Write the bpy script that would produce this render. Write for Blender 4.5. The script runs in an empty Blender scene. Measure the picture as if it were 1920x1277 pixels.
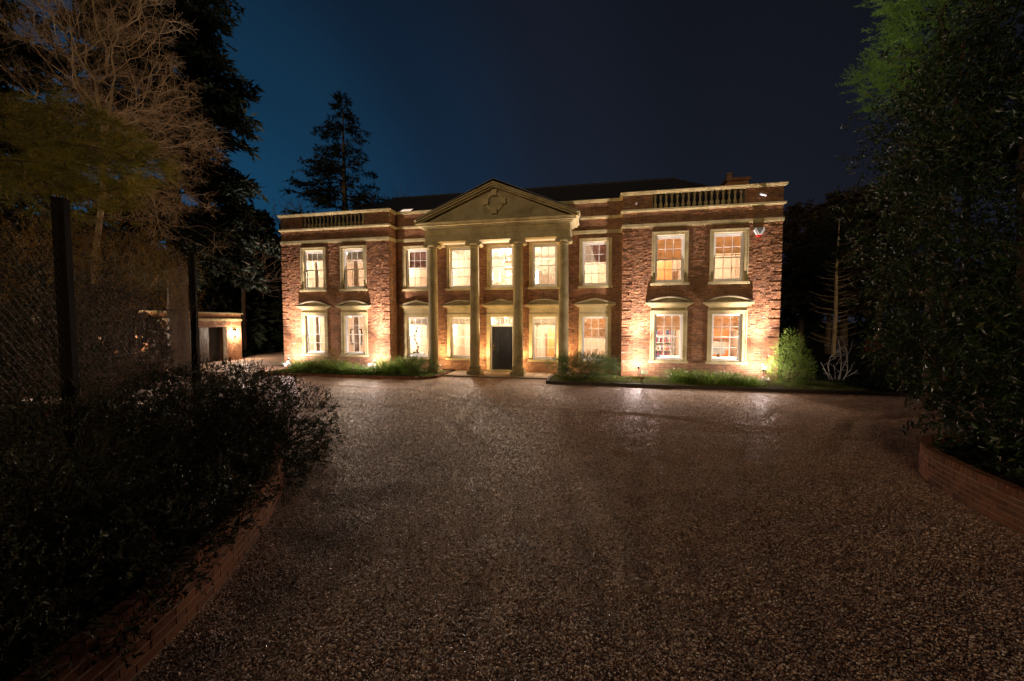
import bpy, math, random
import numpy as np
from mathutils import Vector, Matrix
R = math.radians
rng = np.random.default_rng(7)
random.seed(7)
sc = bpy.context.scene
COL = sc.collection

# ------------------------------------------------------------------ camera
EYE = 2.44
cd = bpy.data.cameras.new('camera')
cd.sensor_width = 36.0
cd.lens = 13.5
cd.clip_start = 0.05
cd.clip_end = 3000
cam = bpy.data.objects.new('camera', cd)
COL.objects.link(cam)
cam.location = (0, -17.4, EYE)
cam.rotation_euler = (R(90 - 2.743), 0, R(11.755))
sc.camera = cam

# ------------------------------------------------------------------ world: deep blue night sky, last glow low on the left
w = bpy.data.worlds.new('World')
sc.world = w
w.use_nodes = True
nt = w.node_tree
nt.nodes.clear()
N = nt.nodes.new
out = N('ShaderNodeOutputWorld'); bg = N('ShaderNodeBackground')
tc = N('ShaderNodeTexCoord'); dot = N('ShaderNodeVectorMath'); dot.operation = 'DOT_PRODUCT'
gd = Vector((-0.80, 0.55, 0.12)).normalized()
dot.inputs[1].default_value = gd
nt.links.new(tc.outputs['Generated'], dot.inputs[0])
cr = N('ShaderNodeValToRGB')
cr.color_ramp.interpolation = 'EASE'
els = cr.color_ramp.elements
els[0].position = 0.0; els[0].color = (0.0085, 0.0100, 0.0165, 1)
els[1].position = 1.0; els[1].color = (0.0085, 0.060, 0.130, 1)
for p_, c_ in ((0.35, (0.0100, 0.0125, 0.0200)), (0.62, (0.0125, 0.0175, 0.032)), (0.80, (0.0090, 0.0235, 0.052)), (0.92, (0.0085, 0.042, 0.092))):
    e = els.new(p_); e.color = (*c_, 1)
nt.links.new(dot.outputs['Value'], cr.inputs[0])
sep = N('ShaderNodeSeparateXYZ'); nt.links.new(tc.outputs['Generated'], sep.inputs[0])
cr2 = N('ShaderNodeMapRange'); cr2.inputs['From Min'].default_value = 0.0; cr2.inputs['From Max'].default_value = 0.75
cr2.inputs['To Min'].default_value = 0.83; cr2.inputs['To Max'].default_value = 0.34
nt.links.new(sep.outputs['Z'], cr2.inputs['Value'])
nz = N('ShaderNodeTexNoise'); nz.inputs['Scale'].default_value = 2.2; nz.inputs['Detail'].default_value = 3
nt.links.new(tc.outputs['Generated'], nz.inputs['Vector'])
mr = N('ShaderNodeMapRange'); mr.inputs['To Min'].default_value = 0.82; mr.inputs['To Max'].default_value = 1.18
nt.links.new(nz.outputs[0], mr.inputs['Value'])
m1 = N('ShaderNodeMath'); m1.operation = 'MULTIPLY'
nt.links.new(cr2.outputs[0], m1.inputs[0]); nt.links.new(mr.outputs[0], m1.inputs[1])
nt.links.new(cr.outputs[0], bg.inputs['Color']); nt.links.new(m1.outputs[0], bg.inputs['Strength'])
nt.links.new(bg.outputs[0], out.inputs[0])

# ------------------------------------------------------------------ render settings and light levels
sc.view_settings.view_transform = 'Standard'
sc.view_settings.look = 'None'
sc.view_settings.exposure = 0.4
sc.view_settings.gamma = 1.0
sc.view_settings.use_curve_mapping = False
sc.cycles.use_denoising = True
sc.cycles.max_bounces = 8
sc.cycles.diffuse_bounces = 4
sc.cycles.transparent_max_bounces = 12
sc.cycles.caustics_reflective = False
sc.cycles.caustics_refractive = False
sc.cycles.sample_clamp_indirect = 3.0
P_ROOM = 480.0        # ceiling lamp of a room
P_WING = 3300.0        # spotlights grazing the wings
P_PORT = 400.0         # uplights behind the columns
P_GARAGE = 340.0
sd = bpy.data.lights.new('front_fill_sun', 'SUN')          # soft low sun added behind the camera as fill for the house front
sd.energy = 0.66; sd.angle = R(24); sd.color = (1.0, 0.74, 0.46)
so = bpy.data.objects.new('front_fill_sun', sd); COL.objects.link(so)
so.rotation_euler = Vector((0.20, 1.0, -0.105)).to_track_quat('-Z', 'Y').to_euler()
WARM = (1.0, 0.80, 0.58)
WARMW = (1.0, 0.80, 0.62)

# ------------------------------------------------------------------ mesh helper
class MB:
    def __init__(s):
        s.v = []; s.n = 0; s.f = []
    def add(s, v, f):
        v = np.asarray(v, float).reshape(-1, 3)
        if isinstance(f, np.ndarray):
            s.f.append(f + s.n)
        else:
            for q in f: s.f.append(np.array([q]) + s.n)
        s.v.append(v); s.n += len(v)
        return s
    def box(s, x0, x1, y0, y1, z0, z1, M=None):
        v = np.array([(x0,y0,z0),(x1,y0,z0),(x1,y1,z0),(x0,y1,z0),(x0,y0,z1),(x1,y0,z1),(x1,y1,z1),(x0,y1,z1)], float)
        if M is not None: v = np.array([tuple(M @ Vector(p)) for p in v])
        return s.add(v, np.array([(0,3,2,1),(4,5,6,7),(0,1,5,4),(1,2,6,5),(2,3,7,6),(3,0,4,7)]))
    def prism(s, poly, y0, y1):                     # poly in x,z ; extruded in y
        n = len(poly)
        v = [(x, y0, z) for x, z in poly] + [(x, y1, z) for x, z in poly]
        s.add(v, [list(range(n)), list(range(2*n-1, n-1, -1))] + [[i, n+i, n+(i+1)%n, (i+1)%n] for i in range(n)])
        return s
    def prism_x(s, poly, x0, x1):                   # poly in y,z ; extruded in x
        n = len(poly)
        v = [(x0, y, z) for y, z in poly] + [(x1, y, z) for y, z in poly]
        s.add(v, [list(range(n)), list(range(2*n-1, n-1, -1))] + [[i, n+i, n+(i+1)%n, (i+1)%n] for i in range(n)])
        return s
    def prism_z(s, poly, z0, z1):
        n = len(poly)
        v = [(x, y, z0) for x, y in poly] + [(x, y, z1) for x, y in poly]
        s.add(v, [list(range(n-1, -1, -1)), list(range(n, 2*n))] + [[i, (i+1)%n, n+(i+1)%n, n+i] for i in range(n)])
        return s
    def lathe(s, prof, cx=0, cy=0, n=16, M=None):   # prof list (r,z)
        k = len(prof); a = np.arange(n) * 2*math.pi/n
        v = np.array([(cx + r*math.cos(t), cy + r*math.sin(t), z) for r, z in prof for t in a])
        if M is not None: v = np.array([tuple(M @ Vector(p)) for p in v])
        f = [[i*n+j, i*n+(j+1)%n, (i+1)*n+(j+1)%n, (i+1)*n+j] for i in range(k-1) for j in range(n)]
        s.add(v, np.array(f))
        s.f.append(np.array([list(range(n-1, -1, -1))]) + s.n - len(v))
        s.f.append(np.array([list(range((k-1)*n, k*n))]) + s.n - len(v))
        return s
    def tube(s, pts, rad, n=6):
        pts = [Vector(p) for p in pts]
        rings = []
        for i, p in enumerate(pts):
            d = (pts[min(i+1, len(pts)-1)] - pts[max(i-1, 0)]).normalized()
            a = d.orthogonal().normalized() if i == 0 else (a - d*a.dot(d)).normalized()
            b = d.cross(a); r = rad[i] if hasattr(rad, '__len__') else rad
            rings += [tuple(p + (a*math.cos(2*math.pi*j/n) + b*math.sin(2*math.pi*j/n))*r) for j in range(n)]
        k = len(pts)
        f = [[i*n+j, i*n+(j+1)%n, (i+1)*n+(j+1)%n, (i+1)*n+j] for i in range(k-1) for j in range(n)]
        f += [list(range(n-1, -1, -1)), list(range((k-1)*n, k*n))]
        s.add(rings, f)
        return s
    def segs(s, A, B, ra, rb, n=3):                 # many straight tapered tubes at once
        A = np.asarray(A, float); B = np.asarray(B, float)
        m = len(A)
        if m == 0: return s
        ra = np.broadcast_to(ra, (m,)); rb = np.broadcast_to(rb, (m,))
        d = B - A; L = np.linalg.norm(d, axis=1, keepdims=True) + 1e-9; d = d / L
        h = np.where(np.abs(d[:, 2:3]) < 0.9, np.array([[0, 0, 1.0]]), np.array([[1.0, 0, 0]]))
        u = np.cross(d, h); u /= np.linalg.norm(u, axis=1, keepdims=True) + 1e-9
        v = np.cross(d, u)
        V = np.empty((m, 2*n, 3))
        for j in range(n):
            t = 2*math.pi*j/n
            o = u*math.cos(t) + v*math.sin(t)
            V[:, j] = A + o*ra[:, None]; V[:, n+j] = B + o*rb[:, None]
        base = (np.arange(m)*2*n)[:, None]
        F = np.concatenate([base + np.array([[j, (j+1) % n, n+(j+1) % n, n+j]]) for j in range(n)])
        return s.add(V.reshape(-1, 3), F)
    def build(s, name, mat, parent=None, smooth=False, **props):
        me = bpy.data.meshes.new(name)
        if s.n:
            V = np.concatenate(s.v)
            me.vertices.add(len(V)); me.vertices.foreach_set('co', V.ravel())
            lens = np.concatenate([np.full(len(f), f.shape[1]) for f in s.f])
            idx = np.concatenate([f.ravel() for f in s.f]).astype(np.int32)
            me.loops.add(len(idx)); me.loops.foreach_set('vertex_index', idx)
            me.polygons.add(len(lens))
            me.polygons.foreach_set('loop_start', np.concatenate([[0], np.cumsum(lens)[:-1]]).astype(np.int32))
            me.polygons.foreach_set('use_smooth', np.full(len(lens), bool(smooth)))
            me.update(calc_edges=True)
        me.materials.append(mat)
        if smooth == 'auto':
            try: me.set_sharp_from_angle(angle=R(35))
            except Exception: pass
        return link(name, me, parent, **props)

def link(name, me, parent=None, loc=None, rot=None, **props):
    o = bpy.data.objects.new(name, me)
    COL.objects.link(o)
    if parent is not None: o.parent = parent
    if loc is not None: o.location = loc
    if rot is not None: o.rotation_euler = rot
    for k, v in props.items(): o[k] = v
    return o
def thing(name, label, cat, loc=(0, 0, 0), rotz=0, group=None):
    o = bpy.data.objects.new(name, None); COL.objects.link(o)
    o.location = loc; o.rotation_euler = (0, 0, rotz); o.empty_display_size = 0.2
    o['label'] = label; o['category'] = cat
    if group: o['group'] = group
    return o
def tag(o, label, cat, group=None):
    o['label'] = label; o['category'] = cat
    if group: o['group'] = group
    return o
def copy_tree(o, parent=None):
    c = o.copy(); COL.objects.link(c); c.parent = parent
    for ch in o.children: copy_tree(ch, c)
    return c

# ------------------------------------------------------------------ materials
def mat(name, base=(0.5, 0.5, 0.5), rough=0.7, spec=0.5, metal=0.0):
    m = bpy.data.materials.new(name); m.use_nodes = True
    b = m.node_tree.nodes['Principled BSDF']
    b.inputs['Base Color'].default_value = (*base, 1); b.inputs['Roughness'].default_value = rough
    b.inputs['Specular IOR Level'].default_value = spec; b.inputs['Metallic'].default_value = metal
    return m, m.node_tree, b
def noise(t, scale, detail=4, rough=0.55, vec=None, dist=0.0):
    n = t.nodes.new('ShaderNodeTexNoise'); n.inputs['Scale'].default_value = scale
    n.inputs['Detail'].default_value = detail; n.inputs['Roughness'].default_value = rough; n.inputs['Distortion'].default_value = dist
    if vec is None:
        c = t.nodes.new('ShaderNodeTexCoord'); vec = c.outputs['Object']
    t.links.new(vec, n.inputs['Vector'])
    return n.outputs[0]
def geo_pos(t):
    return t.nodes.new('ShaderNodeNewGeometry').outputs['Position']
def ramp(t, src, stops, interp='LINEAR'):
    r = t.nodes.new('ShaderNodeValToRGB'); r.color_ramp.interpolation = interp
    e = r.color_ramp.elements
    e[0].position, e[0].color = stops[0][0], (*stops[0][1], 1)
    e[1].position, e[1].color = stops[-1][0], (*stops[-1][1], 1)
    for p, c in stops[1:-1]:
        x = e.new(p); x.color = (*c, 1)
    t.links.new(src, r.inputs[0])
    return r.outputs[0]
def mixc(t, fac, a, b, mode='MIX'):
    m = t.nodes.new('ShaderNodeMix'); m.data_type = 'RGBA'; m.blend_type = mode
    for s, i in ((fac, 0), (a, 6), (b, 7)):
        if isinstance(s, (int, float)): m.inputs[i].default_value = s
        elif isinstance(s, tuple): m.inputs[i].default_value = (*s, 1)
        else: t.links.new(s, m.inputs[i])
    return m.outputs[2]
def bump(t, b, src, dist=0.01, strength=1.0, prev=None):
    n = t.nodes.new('ShaderNodeBump'); n.inputs['Distance'].default_value = dist; n.inputs['Strength'].default_value = strength
    t.links.new(src, n.inputs['Height'])
    if prev is not None: t.links.new(prev, n.inputs['Normal'])
    if b is not None: t.links.new(n.outputs[0], b.inputs['Normal'])
    return n.outputs[0]
def math_(t, op, a, b=0.0):
    m = t.nodes.new('ShaderNodeMath'); m.operation = op
    for i, s in enumerate((a, b)):
        if isinstance(s, (int, float)): m.inputs[i].default_value = s
        else: t.links.new(s, m.inputs[i])
    return m.outputs[0]
def rnd(t):                                         # a different number for each brick, slate, leaf
    g = t.nodes.new('ShaderNodeNewGeometry').outputs['Random Per Island']
    o = t.nodes.new('ShaderNodeObjectInfo').outputs['Random']
    return math_(t, 'FRACT', math_(t, 'ADD', g, math_(t, 'MULTIPLY', o, 7.31)))

def brick_mat(name, stops, grit=1.0):
    m, t, b = mat(name, rough=0.85, spec=0.3)
    c = ramp(t, rnd(t), stops, 'LINEAR')
    P = geo_pos(t)
    n = noise(t, 14, 5, 0.65, P)
    c = mixc(t, math_(t, 'MULTIPLY', n, 0.75), c, (0.20, 0.105, 0.055), 'MIX')
    n3 = noise(t, 1.1, 3, 0.6, P)
    st = ramp(t, n3, [(0.35, (0.72, 0.70, 0.68)), (0.62, (1.06, 1.04, 1.0))])
    c = mixc(t, 1.0, c, st, 'MULTIPLY')
    t.links.new(c, b.inputs['Base Color'])
    bump(t, b, noise(t, 45, 6, 0.75, P), 0.012*grit, 0.9)
    return m
M_BRICK = brick_mat('brick', [(0.0, (0.19, 0.075, 0.034)), (0.25, (0.28, 0.115, 0.048)), (0.5, (0.36, 0.155, 0.064)), (0.72, (0.43, 0.20, 0.085)), (0.9, (0.31, 0.155, 0.08)), (1.0, (0.15, 0.07, 0.042))])
M_BRICKN = brick_mat('planter_brick', [(0.0, (0.20, 0.062, 0.032)), (0.3, (0.30, 0.105, 0.05)), (0.6, (0.36, 0.14, 0.065)), (0.85, (0.26, 0.11, 0.07)), (1.0, (0.15, 0.06, 0.045))], 0.6)
def mortar_mat():
    m, t, b = mat('mortar', rough=0.95, spec=0.2)
    P = geo_pos(t)
    t.links.new(ramp(t, noise(t, 9, 5, 0.6, P), [(0.3, (0.26, 0.21, 0.15)), (0.7, (0.42, 0.36, 0.27))]), b.inputs['Base Color'])
    bump(t, b, noise(t, 90, 4, 0.7, P), 0.004)
    return m
M_MORTAR = mortar_mat()
def stone_mat(name, c0, c1, c2):
    m, t, b = mat(name, rough=0.82, spec=0.3)
    P = geo_pos(t)
    c = ramp(t, noise(t, 1.7, 6, 0.62, P, 0.4), [(0.3, c0), (0.5, c1), (0.72, c2)])
    f = ramp(t, noise(t, 24, 4, 0.7, P), [(0.3, (0.86, 0.86, 0.84)), (0.7, (1.05, 1.05, 1.05))])
    t.links.new(mixc(t, 1.0, c, f, 'MULTIPLY'), b.inputs['Base Color'])
    bump(t, b, noise(t, 38, 6, 0.7, P), 0.004, 0.8)
    return m
M_STONE = stone_mat('limestone', (0.29, 0.225, 0.105), (0.46, 0.375, 0.19), (0.54, 0.45, 0.25))
M_STONED = stone_mat('weathered_limestone', (0.21, 0.17, 0.085), (0.37, 0.30, 0.155), (0.46, 0.385, 0.215))
def simple(name, c, rough=0.6, spec=0.5, metal=0.0, var=0.12, scale=6, bd=0.0):
    m, t, b = mat(name, c, rough, spec, metal)
    n = noise(t, scale, 4, 0.6, geo_pos(t))
    lo = tuple(x*(1-var) for x in c); hi = tuple(min(1, x*(1+var)) for x in c)
    t.links.new(ramp(t, n, [(0.3, lo), (0.7, hi)]), b.inputs['Base Color'])
    if bd: bump(t, b, noise(t, scale*8, 4, 0.7, geo_pos(t)), bd)
    return m
M_LIME_MORTAR = simple('lime_mortar', (0.40, 0.31, 0.22), 0.95, 0.2, var=0.2, scale=14)
M_WHITE = simple('white_paint', (0.74, 0.72, 0.66), 0.4, var=0.05)
M_DOOR = simple('black_gloss_paint', (0.006, 0.006, 0.008), 0.3, 0.35, var=0.1)
M_METAL = simple('brass', (0.5, 0.38, 0.2), 0.3, metal=1.0)
M_STEEL = simple('galvanised_wire', (0.10, 0.085, 0.07), 0.5, metal=0.5)
M_TARRED = simple('tarred_timber', (0.012, 0.009, 0.007), 0.8, 0.05, var=0.35, scale=14, bd=0.006)
M_BLACK = simple('black_metal', (0.02, 0.02, 0.02), 0.45)
M_LEAD = simple('lead_sheet', (0.10, 0.10, 0.105), 0.55, var=0.25, bd=0.003)
M_SLATE = simple('slate', (0.022, 0.020, 0.020), 0.6, var=0.35, scale=9, bd=0.006)
M_CREAM = simple('cream_plaster', (0.62, 0.50, 0.39), 0.9, 0.1, var=0.06, scale=1)
M_CEIL = simple('white_ceiling', (0.66, 0.60, 0.52), 0.95, 0.1, var=0.02, scale=1)
M_WOODFL = simple('oak_floor', (0.36, 0.20, 0.10), 0.5, var=0.25, scale=8)
M_CURT = simple('curtain_cloth', (0.50, 0.36, 0.27), 0.95, 0.1, var=0.15, scale=20)
M_ORANGE = simple('orange_wood', (0.50, 0.16, 0.045), 0.45, var=0.2, scale=9)
M_DARKW = simple('dark_wood', (0.05, 0.03, 0.02), 0.5, var=0.3, scale=9)
M_BLIND = None
M_BLINDD = simple('brown_blind', (0.22, 0.13, 0.10), 0.7, var=0.1)
M_PLASTIC = simple('white_plastic', (0.75, 0.75, 0.75), 0.35, var=0.03)
M_RED = simple('red_lens', (0.7, 0.03, 0.02), 0.3, var=0.05)
M_SOIL = simple('soil', (0.035, 0.024, 0.016), 0.95, 0.2, var=0.5, scale=7, bd=0.05)
M_PAVE = simple('sandstone_paving', (0.30, 0.22, 0.15), 0.8, var=0.25, scale=4, bd=0.003)
M_TIMBER = simple('timber_edging', (0.055, 0.036, 0.024), 0.85, var=0.3, scale=12, bd=0.006)
M_GDOOR = simple('brown_timber_door', (0.10, 0.075, 0.06), 0.6, var=0.2, scale=12)
def glass_mat():
    m = bpy.data.materials.new('window_glass'); m.use_nodes = True
    t = m.node_tree; t.nodes.clear()
    o = t.nodes.new('ShaderNodeOutputMaterial'); tr = t.nodes.new('ShaderNodeBsdfTransparent'); g = t.nodes.new('ShaderNodeBsdfGlossy')
    g.inputs['Roughness'].default_value = 0.02; tr.inputs['Color'].default_value = (0.98, 0.99, 0.98, 1)
    fr = t.nodes.new('ShaderNodeFresnel'); g_ = t.nodes.new('ShaderNodeNewGeometry')
    ior = t.nodes.new('ShaderNodeMapRange'); ior.inputs['To Min'].default_value = 1.45; ior.inputs['To Max'].default_value = 1/1.45
    t.links.new(g_.outputs['Backfacing'], ior.inputs['Value']); t.links.new(ior.outputs[0], fr.inputs['IOR'])
    mx = t.nodes.new('ShaderNodeMixShader')
    t.links.new(fr.outputs[0], mx.inputs[0]); t.links.new(tr.outputs[0], mx.inputs[1]); t.links.new(g.outputs[0], mx.inputs[2])
    t.links.new(mx.outputs[0], o.inputs[0])
    return m
M_GLASS = glass_mat()
def emit_mat(name, c, s):
    m, t, b = mat(name, (0.8, 0.8, 0.8), 0.5)
    b.inputs['Emission Color'].default_value = (*c, 1); b.inputs['Emission Strength'].default_value = s
    return m
M_BULB = emit_mat('lamp_glow', (1.0, 0.82, 0.6), 22.0)
M_LBULB = emit_mat('lantern_bulb', (1, 0.93, 0.85), 160)
M_LENS = emit_mat('spotlight_lens', (1.0, 0.8, 0.58), 60.0)
def leaf_mat(name, stops, rough=0.45, spec=0.5, trans=0.25):
    m, t, b = mat(name, rough=rough, spec=spec)
    c = ramp(t, rnd(t), stops)
    n = noise(t, 1.6, 3, 0.6, geo_pos(t))
    c = mixc(t, 1.0, c, ramp(t, n, [(0.3, (0.65, 0.65, 0.65)), (0.7, (1.2, 1.2, 1.2))]), 'MULTIPLY')
    t.links.new(c, b.inputs['Base Color'])
    if trans:
        tl = t.nodes.new('ShaderNodeBsdfTranslucent'); t.links.new(c, tl.inputs['Color'])
        mx = t.nodes.new('ShaderNodeMixShader'); mx.inputs[0].default_value = trans
        o = t.nodes['Material Output']
        t.links.new(b.outputs[0], mx.inputs[1]); t.links.new(tl.outputs[0], mx.inputs[2]); t.links.new(mx.outputs[0], o.inputs[0])
    return m
M_BLIND = leaf_mat('pale_blind', [(0, (0.62, 0.44, 0.27)), (1, (0.70, 0.50, 0.32))], 0.6, 0.3, 0.5)
M_LAUREL = leaf_mat('laurel_leaf', [(0, (0.010, 0.022, 0.006)), (0.5, (0.022, 0.046, 0.011)), (0.9, (0.045, 0.080, 0.018)), (1, (0.12, 0.11, 0.04))], 0.33, 0.5, 0.15)
M_BRIGHT = leaf_mat('bright_feathery_leaf', [(0, (0.11, 0.24, 0.035)), (0.6, (0.20, 0.38, 0.06)), (1, (0.30, 0.44, 0.10))], 0.6, 0.3, 0.35)
M_BOX = leaf_mat('small_shrub_leaf', [(0, (0.018, 0.022, 0.008)), (0.6, (0.045, 0.052, 0.018)), (0.9, (0.095, 0.088, 0.032)), (1, (0.12, 0.045, 0.02))], 0.5, 0.35, 0.15)
M_STRAP = leaf_mat('strap_leaf', [(0, (0.10, 0.19, 0.03)), (0.5, (0.19, 0.33, 0.055)), (0.9, (0.29, 0.38, 0.09)), (1, (0.42, 0.38, 0.2))], 0.4, 0.5, 0.5)
M_AMBER = leaf_mat('amber_leaf', [(0, (0.22, 0.16, 0.03)), (0.6, (0.34, 0.17, 0.03)), (1, (0.20, 0.20, 0.05))], 0.6, 0.3, 0.3)
M_LIME = leaf_mat('lime_ground_leaf', [(0, (0.08, 0.13, 0.02)), (0.6, (0.17, 0.22, 0.035)), (1, (0.30, 0.27, 0.06))], 0.6, 0.3, 0.3)
M_JUNI = leaf_mat('juniper_spray', [(0, (0.07, 0.14, 0.045)), (0.6, (0.14, 0.24, 0.07)), (1, (0.25, 0.36, 0.11))], 0.6, 0.3, 0.35)
M_CYP = leaf_mat('golden_cypress_spray', [(0, (0.12, 0.22, 0.03)), (0.6, (0.22, 0.35, 0.05)), (1, (0.34, 0.44, 0.08))], 0.6, 0.3, 0.3)
M_PINE = leaf_mat('long_pine_needle', [(0, (0.07, 0.11, 0.016)), (0.5, (0.28, 0.27, 0.04)), (1, (0.62, 0.42, 0.07))], 0.5, 0.4, 0.35)
M_GOLD = leaf_mat('golden_brown_foliage', [(0, (0.14, 0.085, 0.018)), (0.5, (0.34, 0.20, 0.038)), (1, (0.48, 0.31, 0.07))], 0.6, 0.3, 0.3)
M_DARKN = leaf_mat('dark_needle', [(0, (0.010, 0.014, 0.008)), (1, (0.026, 0.034, 0.016))], 0.7, 0.2, 0.05)
M_FARPINE = leaf_mat('far_pine_needle', [(0, (0.030, 0.022, 0.014)), (1, (0.075, 0.055, 0.030))], 0.8, 0.2, 0.1)
M_TANLEAF = leaf_mat('dry_brown_leaf', [(0, (0.16, 0.07, 0.025)), (1, (0.36, 0.20, 0.09))], 0.7, 0.3, 0.3)
M_RUST = leaf_mat('red_leaf', [(0, (0.16, 0.02, 0.01)), (1, (0.34, 0.05, 0.02))], 0.5, 0.3, 0.2)
M_BARK = simple('bark', (0.10, 0.070, 0.046), 0.9, 0.2, var=0.4, scale=9, bd=0.02)
M_PALEBARK = simple('pale_twig_bark', (0.46, 0.33, 0.19), 0.8, 0.25, var=0.35, scale=3, bd=0.005)
M_BIRCH = simple('silver_branch_bark', (0.46, 0.40, 0.33), 0.75, 0.3, var=0.25, scale=5, bd=0.005)
M_REDTWIG = simple('reddish_stem', (0.16, 0.075, 0.045), 0.55, 0.4, var=0.35, scale=4)

def gravel_surface_mat():
    m, t, b = mat('gravel', rough=0.6, spec=0.6)
    P = geo_pos(t)
    vo = t.nodes.new('ShaderNodeTexVoronoi'); vo.inputs['Scale'].default_value = 62; vo.inputs['Randomness'].default_value = 1
    t.links.new(P, vo.inputs['Vector'])
    sp = t.nodes.new('ShaderNodeSeparateColor'); t.links.new(vo.outputs['Color'], sp.inputs[0])
    c = ramp(t, sp.outputs[0], [(0, (0.09, 0.042, 0.026)), (0.3, (0.32, 0.170, 0.105)), (0.6, (0.66, 0.410, 0.265)), (0.85, (0.84, 0.59, 0.43)), (1.0, (0.78, 0.66, 0.54))])
    big = ramp(t, noise(t, 0.55, 5, 0.6, P, 0.6), [(0.32, (0.62, 0.58, 0.55)), (0.68, (1.2, 1.17, 1.14))])
    c = mixc(t, 1.0, c, big, 'MULTIPLY')
    t.links.new(c, b.inputs['Base Color'])
    t.links.new(math_(t, 'ADD', math_(t, 'MULTIPLY', sp.outputs[1], 0.35), 0.36), b.inputs['Roughness'])
    n1 = bump(t, None, noise(t, 5.5, 6, 0.75, P), 0.10, 0.9)
    inv = math_(t, 'SUBTRACT', 1.0, math_(t, 'MULTIPLY', vo.outputs['Distance'], 1.0))
    bump(t, b, inv, 0.022, 1.0, n1)
    return m
M_GRAVEL = gravel_surface_mat()
def pebble_mat():
    m, t, b = mat('pebble', rough=0.4, spec=0.8)
    r_ = t.nodes.new('ShaderNodeObjectInfo').outputs['Random']
    g = rnd(t)
    c = ramp(t, g, [(0, (0.07, 0.030, 0.018)), (0.35, (0.24, 0.120, 0.070)), (0.62, (0.60, 0.360, 0.230)), (0.85, (0.82, 0.58, 0.42)), (1.0, (0.88, 0.74, 0.62))])
    t.links.new(c, b.inputs['Base Color'])
    t.links.new(math_(t, 'ADD', math_(t, 'MULTIPLY', g, 0.35), 0.22), b.inputs['Roughness'])
    return m
M_PEB = pebble_mat()
M_LAND = simple('dark_earth', (0.030, 0.026, 0.016), 0.95, 0.2, var=0.5, scale=0.8, bd=0.05)

# ------------------------------------------------------------------ ground
def fbm(x, y, s, seed):
    r2 = np.random.default_rng(seed); z = np.zeros_like(x); a = 1.0
    for k in range(7):
        th, ph, f = r2.uniform(0, 6.28), r2.uniform(0, 6.28), s*(1.55**k)
        z += a*np.sin(f*(x*math.cos(th)+y*math.sin(th)) + ph + 1.3*np.sin(f*0.6*(y*math.cos(th)-x*math.sin(th)) + ph*2))
        a *= 0.74
    return z
def gz(x, y):
    x = np.asarray(x, float); y = np.asarray(y, float)
    z = 0.006*fbm(x, y, 0.9, 3)
    ang = 0.25*np.sin(x*0.35) + 0.2*np.sin(y*0.5)
    z = z + 0.011*np.sin((y + 0.55*np.sin(x*0.8) + 0.12*x)*5.2)*np.clip(fbm(x, y, 0.5, 9)*0.5, 0, 1.0)      # tyre ridges
    z = z + 0.004*fbm(x*1.0, y*2.2, 3.2, 5)
    return z
mb = MB()
xs = np.arange(-17.5, 12.01, 0.10); ys = np.arange(-19.5, 0.95, 0.10)
X, Y = np.meshgrid(xs, ys); Z = gz(X, Y)
def path_pts(P, n=90):
    P = np.array(P, float); t = np.linspace(0, len(P)-1, n); i = np.minimum(t.astype(int), len(P)-2); f = (t-i)[:, None]; f = f*f*(3-2*f)*0.5 + f*0.5
    return P[i]*(1-f) + P[i+1]*f
for P_ in ([(0.6, -19), (0.2, -14), (-0.6, -10), (-2.6, -7), (-6, -5), (-12, -4.2)], [(-0.6, -19), (-0.9, -14), (-2.0, -10.5), (-4.0, -8), (-8, -6.6), (-14, -6.2)],
           [(1.6, -19), (1.8, -14), (2.6, -10), (3.8, -7.2), (6, -4.6), (9, -3.6)], [(0.2, -19), (0.6, -13.5), (1.0, -9.5), (1.6, -6.5), (2.0, -3.2)], [(2.9, -18), (3.2, -13.5), (4.2, -9.5), (6.4, -6.4), (10, -5)],
           [(-2.0, -17), (-2.3, -13.5), (-2.8, -10.5), (-3.3, -7), (-3.8, -3)], [(5.5, -8.3), (2, -7.0), (-3, -6.6), (-8, -8)]):
    Q = path_pts(P_); D_ = np.full(X.shape, 9.0)
    for a_, b_ in zip(Q[:-1], Q[1:]):
        ab = b_-a_; t_ = np.clip(((X-a_[0])*ab[0]+(Y-a_[1])*ab[1])/(ab@ab+1e-9), 0, 1)
        np.minimum(D_, np.hypot(X-a_[0]-t_*ab[0], Y-a_[1]-t_*ab[1]), out=D_)
    for o_ in (0.0,):
        Z -= 0.020*np.exp(-(D_/0.13)**2); Z += 0.012*np.exp(-((D_-0.27)/0.10)**2)
GRID = Z
def gz(x, y):
    fx = np.clip((np.asarray(x)-xs[0])/0.10, 0, len(xs)-1.001); fy = np.clip((np.asarray(y)-ys[0])/0.10, 0, len(ys)-1.001)
    i, j = fx.astype(int), fy.astype(int); u, v = fx-i, fy-j
    return GRID[j, i]*(1-u)*(1-v)+GRID[j, i+1]*u*(1-v)+GRID[j+1, i]*(1-u)*v+GRID[j+1, i+1]*u*v
nx = len(xs); ny = len(ys)
ii = (np.arange(ny-1)[:, None]*nx + np.arange(nx-1)[None]).ravel()
mb.add(np.stack([X, Y, Z], -1).reshape(-1, 3), np.stack([ii, ii+1, ii+1+nx, ii+nx], -1))
mb.build('gravel_drive', M_GRAVEL, smooth=True, kind='structure')
mb = MB()
gv = [(-1500, -1500, -0.06), (1500, -1500, -0.06), (1500, 1500, -0.06), (-1500, 1500, -0.06)]
mb.add(gv, np.array([(0, 1, 2, 3)]))
mb.build('ground', M_LAND, kind='structure')
mb = MB().add([(-30, -4, -0.03), (-17.45, -4, -0.03), (-17.45, 14, -0.03), (-30, 14, -0.03)], np.array([(0, 1, 2, 3)]))
mb.build('side_path', M_GRAVEL, kind='structure')

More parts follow.
